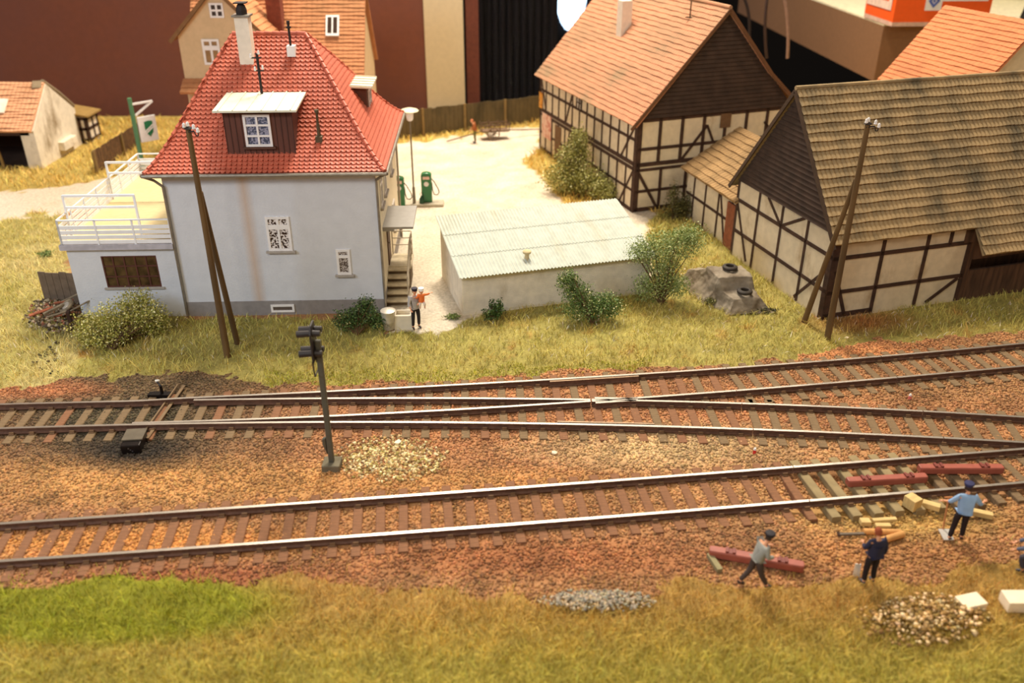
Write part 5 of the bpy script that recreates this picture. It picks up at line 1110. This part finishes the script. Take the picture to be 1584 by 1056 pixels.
def pose(**kw):
    J = dict(pel=(0,0,.93), bel=(0,0,1.08), che=(0,0,1.28), nec=(.0,0,1.46), hdb=(.01,0,1.54), hd=(.02,0,1.62), shL=(0,.19,1.40), elL=(-.02,.25,1.12), wrL=(.06,.27,.88), shR=(0,-.19,1.40), elR=(-.02,-.25,1.12), wrR=(.06,-.27,.88),
             hiL=(0,.10,.88), knL=(.02,.12,.48), anL=(-.01,.13,.09), toL=(.16,.15,.035), hiR=(0,-.10,.88), knR=(.02,-.12,.48), anR=(-.01,-.13,.09), toR=(.16,-.15,.035))
    J.update(kw); return J
# walking man with grey pullover, moving right
p = G(1165, 906); person('person', 'man in a grey pullover and dark cap walking past the steel beam', (p.x, p.y, -.03), .25,
  pose(bel=(.04,0,1.06), che=(.1,0,1.24), nec=(.17,0,1.42), hdb=(.2,0,1.49), hd=(.23,0,1.56), shL=(.1,.19,1.37), shR=(.1,-.19,1.37), elL=(.16,.24,1.1), wrL=(.36,.2,1.12), elR=(.12,-.24,1.1), wrR=(.34,-.18,1.08),
       knR=(.1,-.12,.48), anR=(.28,-.13,.1), toR=(.45,-.14,.04), knL=(-.08,.12,.5), anL=(-.32,.13,.14), toL=(-.17,.14,.035)), ((222,160,122), (150,150,142), (70,56,50), (60,56,58)), k=.95, cap=(34,28,34))
# man in dark blue jacket, back to the camera
p = G(1342, 900); person('person', 'man in a dark blue jacket and black trousers seen from behind', (p.x, p.y, -.03), PI/2+.25,
  pose(elL=(.06,.27,1.14), wrL=(.24,.2,1.16), elR=(-.04,-.27,1.1), wrR=(.02,-.29,.86), hd=(.06,0,1.61)), ((222,160,122), (38,38,62), (30,22,24), (70,72,80)), k=.95, hair=(150,72,40), shirt_len=1)
# man with light blue shirt and shovel, back to the camera
p = G(1478, 832); wk = person('person', 'man in a light blue shirt and cap holding a shovel, back to the camera', (p.x, p.y, -.03), PI/2-.15,
  pose(bel=(.02,0,1.06), che=(.05,0,1.26), nec=(.08,0,1.44), hd=(.13,.0,1.6), elL=(.12,.32,1.12), wrL=(.3,.44,1.0), elR=(-.02,-.36,1.2), wrR=(.18,-.5,1.16), hiL=(0,.1,.88), anL=(-.1,.2,.09), toL=(.06,.24,.035), sleeve=.35), ((222,160,122), (142,172,206), (32,20,20), (48,34,30)), k=.97, cap=(42,44,84))
p = G(1464, 830); t = thing('shovel', 'shovel with a pale blade held by the man in the light blue shirt', 'shovel', (p.x-.02, p.y+.05, .0))
MB().cyl((-.02, .12, .1), (.0, .3, 1.0), .022, .022, 10).build('shaft', M('shaft_wood', (196,130,80), rough=.7), t)
mb = MB(); mb.cyl((-.1, .3, 1.0), (.1, .3, 1.0), .022); mb.build('grip', M('shaft_wood'), t)
mb = MB(); mb.prism([(-.13, -.22, .03), (.13, -.22, .03), (.15, .12, .1), (-.15, .12, .1)], (0, -.002, .02)); mb.build('blade', M('pale_steel', (226,222,214), rough=.35, metal=.5), t)
# partly visible man at the right border
p = G(1596, 884); person('person', 'man in grey-blue clothes half cut off by the right border', (p.x, p.y, -.03), PI*.8,
  pose(pel=(0,0,.55), bel=(.06,0,.72), che=(.16,0,.9), nec=(.26,0,1.05), hdb=(.29,0,1.12), hd=(.33,0,1.2), shL=(.16,.19,1.0), elL=(.32,.24,.8), wrL=(.5,.18,.66), shR=(.16,-.19,1.0), elR=(.32,-.24,.8), wrR=(.5,-.18,.66),
       hiL=(0,.1,.52), knL=(.34,.16,.5), anL=(.2,.17,.09), toL=(.37,.18,.035), hiR=(0,-.1,.5), knR=(.3,-.14,.3), anR=(-.05,-.15,.1), toR=(.1,-.15,.035)), ((222,160,122), (86,92,112), (60,56,64), (50,44,44)), k=.95, cap=(96,88,56))
# long-handled tool by the dark blue jacket
p = G(1318, 827); t = thing('pickaxe', 'dark long tool lying on the ground left of the logs', 'tool', (p.x, p.y, .03), .05)
MB().bar((-.35, 0, 0), (.35, 0, 0), .07, .05).build('shaft', M('tool_grey', (104,92,78), rough=.7), t)
mb = MB(); mb.bar((-.36, -.06, 0), (-.36, .06, .02), .06, .04); mb.build('head', M('dark_boards'), t)
p = G(1325, 890); t = thing('shovel', 'shovel held beside the leg of the man in the dark blue jacket', 'shovel', (p.x, p.y, 0))
MB().cyl((.0, .05, .1), (.12, .22, 1.0), .02, .02, 8).build('shaft', M('shaft_wood'), t)
mb = MB(); mb.prism([(-.09, 0, -.02), (.06, -.04, -.02), (.08, .06, .3), (-.05, .08, .3)], (.0, .02, 0)); mb.build('blade', M('pale_steel'), t)
# father and child by the steps
p = G(644, 507); person('person', 'man in a grey shirt and black cap carrying a child on his arm', (p.x, p.y, -.02), -PI/2+.55,
  pose(elL=(.16,.27,1.2), wrL=(.26,.08,1.2), elR=(.04,-.28,1.12), wrR=(.26,-.3,1.0), sleeve=.5), ((222,160,122), (176,170,166), (36,28,32), (30,24,24)), k=.95, cap=(48,42,54))
person('child', 'child in an orange top and white cap held on the man\'s arm, waving', (p.x+.27, p.y-.12, .78), -PI/2+.2,
  dict(pel=(.0,0,.62), bel=(0,0,.76), che=(0,0,.92), nec=(.0,0,1.06), hdb=(.0,0,1.1), hd=(.01,0,1.22), hk=1.35, shL=(0,.14,1.0), elL=(.02,.32,1.0), wrL=(.04,.5,1.08), shR=(0,-.14,1.0), elR=(.06,-.26,.86), wrR=(.0,-.36,.84),
       hiL=(0,.08,.58), knL=(.2,.14,.52), anL=(.18,.15,.3), toL=(.28,.15,.27), hiR=(0,-.08,.58), knR=(.2,-.12,.52), anR=(.18,-.13,.3), toR=(.28,-.13,.27), sleeve=.9), ((222,160,122), (228,116,52), (224,206,190), (210,170,150)), k=.62*1.05, cat='person', cap=(240,236,230))
# distant man in the yard
p = G(735, 221); person('person', 'distant man in a brown jacket standing by the handcart in the yard', (p.x, p.y, 0), PI*1.05,
  pose(che=(.06,0,1.26), nec=(.14,0,1.42), hdb=(.17,0,1.49), hd=(.2,0,1.57), elL=(.12,.24,1.1), wrL=(.26,.2,.95), elR=(.12,-.24,1.1), wrR=(.26,-.2,.95)), ((222,160,122), (150,84,40), (96,92,40), (70,56,30)), k=.9, hair=(190,110,70), shirt_len=1)

# ---------------------------------------------------------------- the hall behind the layout
BY = 64.5
def wallrect(name, pxa, pxb, y, mat, z1=34, th=.4, kind=True, z0=-6):
    xa = YY(pxa, 150, y).x; xb = YY(pxb, 150, y).x
    mb = MB(); mb.box((xa, y, z0), (xb, y+th, z1)); o = mb.build(name, mat); 
    if kind: o['kind'] = 'structure'
    return o
wallrect('wall_back', -900, 661, BY, stained('red_brown_panel', (124,70,46), (112,70,62), .03, .4, .6, (1, 1, 1), bump=.05, rough=.8))
wallrect('trim_1', 661, 719, BY-.1, M('beige_strip', (214,196,160), rough=.8, var=.03, bump=.05), th=.6)
wallrect('trim_2', 723, 742, BY+.4, M('brown_edge_strip', (104,54,38), rough=.8))
mb = MB(); mb.box((-80, 124, -40), (140, 125, 90)); o = mb.build('wall_far', M('far_dark_wall', (12,9,10), rough=1, var=0, bump=0)); o['kind'] = 'structure'
# black curtain with folds
xa = YY(738, 150, 67).x; xb = YY(862, 60, 67).x; mb = MB(); vs = []; n = 80
for i in range(n+1):
    x = xa+(xb-xa)*i/n; y = 67+.35*math.sin(i*.9)+.15*math.sin(i*2.3); vs += [(x, y, -8), (x, y, 36)]
mb.add(vs, [(2*i, 2*i+2, 2*i+3, 2*i+1) for i in range(n)]); o = mb.build('curtain', M('black_curtain', (20,16,22), rough=.95, var=.1, bump=0), smooth=True); o.modifiers.new('t', 'SOLIDIFY').thickness = .08; tag(o, 'black curtain hanging behind the fence between the beige strip and the back barn', 'curtain')
p = YY(886, 5, 123); mb = MB(); mb.prism([(p.x-.2+2.1*math.cos(PI*i/10), 123.5, p.z+2+5.6*math.sin(PI*i/10)) for i in range(20)], (0, .3, 0)); o = mb.build('window_1', M('bright_window', (190,220,255), var=0, bump=0, emit=4)); o['kind'] = 'structure'
# brown exhibition table block and things on it
c = G(1351, 126, 3.0); top = YY(1371, 40, c.y).z; far = YY(1192, 45, 77)
fl_ = YY(1160, 30, 80); U1 = Vector((fl_.x-c.x, fl_.y-c.y, 0)); 
far0 = G(1192, 45, 3.0); U1 = Vector((far0.x-c.x, far0.y-c.y, 0)).normalized(); U2 = Vector((U1.y, -U1.x, 0)); U2 = U2 if U2.x > 0 else -U2
tb = thing('display_table', 'brown panelled table block behind the right-hand roofs', 'table', (c.x, c.y, 3.0), 0)
TBM = M('brown_table_panel', (128,92,62), rough=.8, var=.05, bump=.05)
hgt = top-3; mb = MB(); mb.prism([(0, 0, 0), U1*34, U1*34+U2*26, U2*26], (0, 0, hgt)); mb.build('side_panel', TBM, tb)
mb = MB(); mb.prism([Vector((0, 0, hgt))-U1*.0, U1*34+Z*hgt, U1*34+U2*26+Z*hgt, U2*26+Z*hgt], (0, 0, .12)); mb.build('table_top', M('cream_table_top', (232,220,184), rough=.6), tb)
mb = MB(); mb.prism([U1*1.5+U2*1.5-Z*9, U1*2.5+U2*1.5-Z*9, U1*2.5+U2*2.5-Z*9, U1*1.5+U2*2.5-Z*9], (0, 0, 9)); mb.build('leg', M('table_leg_dark', (30,22,20), rough=.8), tb)
# orange carton
zt = top+.13; oc = G(1379, 41, zt); A1 = G(1336, 26, zt); B1 = G(1500, 44, zt) ; e1 = Vector((A1.x-oc.x, A1.y-oc.y, 0)); e2 = Vector((B1.x-oc.x, B1.y-oc.y, 0)); l1 = e1.length; l2 = e2.length
e1.normalize(); e2 = Vector((-e1.y, e1.x, 0)); e2 = e2 if e2.x > 0 else -e2
bx = thing('carton', 'bright orange carton with a white label standing on the brown table block', 'carton', (oc.x, oc.y, zt), 0)
OR_ = M('orange_carton', (236,92,22), rough=.5, var=.03, bump=0); l2 = 6.2; l1 = max(l1, 2.6)
mb = MB(); mb.prism([(0, 0, .25), e1*l1+Z*.25, e1*l1+e2*l2+Z*.25, e2*l2+Z*.25], (0, 0, 4)); mb.build('box', OR_, bx)
mb = MB(); mb.prism([(0, 0, 0), e1*l1, e1*l1+e2*l2, e2*l2], (0, 0, .25)); mb.build('base_band', M('carton_grey_edge', (206,170,150), rough=.6), bx)
f1 = -e2*.03; f2 = -e1*.03
mb = MB(); mb.prism([e1*l1*.1+Z*.9+f1, e1*l1*.95+Z*.9+f1, e1*l1*.95+Z*2.6+f1, e1*l1*.1+Z*2.6+f1], f1); lb = mb.build('side_label', M('carton_label', (226,196,176), rough=.5, bump=0), bx)
mb = MB(); mb.prism([e1*l1*.2+Z*1.4+f1*2, e1*l1*.7+Z*1.4+f1*2, e1*l1*.7+Z*2.3+f1*2, e1*l1*.2+Z*2.3+f1*2], f1*.5); mb.build('label_print', M('label_orange', (226,110,66), rough=.5, bump=0), lb)
mb = MB(); mb.prism([e2*1.9+Z*.95+f2, e2*2.95+Z*.95+f2, e2*2.95+Z*2.1+f2, e2*1.9+Z*2.1+f2], f2); lw = mb.build('front_label', WHITE, bx)
mb = MB(); q = e2*2.42+Z*1.52+f2*2.2; ring = []
for (r0, r1) in ((.42, .2),):
    o_ = [q+e2*r0*.9, q+Z*r0, q-e2*r0*.9, q-Z*r0]; i_ = [q+e2*r1*.9, q+Z*r1, q-e2*r1*.9, q-Z*r1]
    for i in range(4): j = (i+1) % 4; mb.prism([o_[i], o_[j], i_[j], i_[i]], f2*.6)
mb.prism([q+e2*.1, q+Z*.12, q-e2*.1, q-Z*.12], f2*.6); mb.build('diamond_emblem', M('emblem_blue', (84,104,176), rough=.5, bump=0), lw)
mb = MB(); mb.prism([e2*2.95+Z*1.5+f2, e2*5.9+Z*1.5+f2, e2*5.9+Z*2.3+f2, e2*2.95+Z*2.3+f2], f2*.6); mb.build('white_band', WHITE, bx)
# yellow-green cushion and black post at the top right
p = YY(1565, 8, 74); t = thing('bag', 'yellow-green bag at the top right corner behind the roofs', 'bag', (p.x, p.y, zt)); bm = bmesh.new(); bmesh.ops.create_uvsphere(bm, u_segments=24, v_segments=16, radius=1)
for v in bm.verts: v.co = Vector((v.co.x*3.6, v.co.y*2, (v.co.z+1)*2.2*(1+.1*math.sin(v.co.x*7))))
me = bpy.data.meshes.new('cover'); bm.to_mesh(me); bm.free(); me.materials.append(M('lime_fabric', (172,176,64), rough=.8)); me.polygons.foreach_set('use_smooth', [True]*len(me.polygons)); o = bpy.data.objects.new('cover', me); COL.objects.link(o); o.parent = t
p = G(1577, 26, zt); MB().cyl((0, 0, 0), (.9, 0, 4), .3).build('stand_post', M('black_post', (24,20,18), rough=.6), loc=(p.x-.2, p.y-1, zt)); o = bpy.data.objects['stand_post']; tag(o, 'slanting black post in front of the yellow-green bag', 'post')
# cables hanging down from the table
for i, (a, b, c_, col) in enumerate((((1212, -10), (1222, 40), (1218, 90), (150,120,104)), ((1188, -10), (1180, 35), (1186, 90), (60,44,40)), ((1150, -5), (1163, 20), (1158, 70), (40,32,34)))):
    pts = [YY(q[0], q[1], 58+i) for q in (a, b, c_)]; mb = MB(); P_ = []
    for s in np.linspace(0, 1, 14): s = float(s); P_.append((pts[0]*(1-s)**2+pts[1]*2*s*(1-s)+pts[2]*s*s)-pts[2])
    mb.tube(P_, .1, 8); o = mb.build('cable', M('cable_%d' % i, col, rough=.5), loc=pts[2], smooth=True)
    tag(o, ['light grey cable, right of the three hanging behind the back barn', 'dark brown cable, middle of the three behind the back barn', 'thin black cable, left of the three behind the back barn'][i], 'cable')
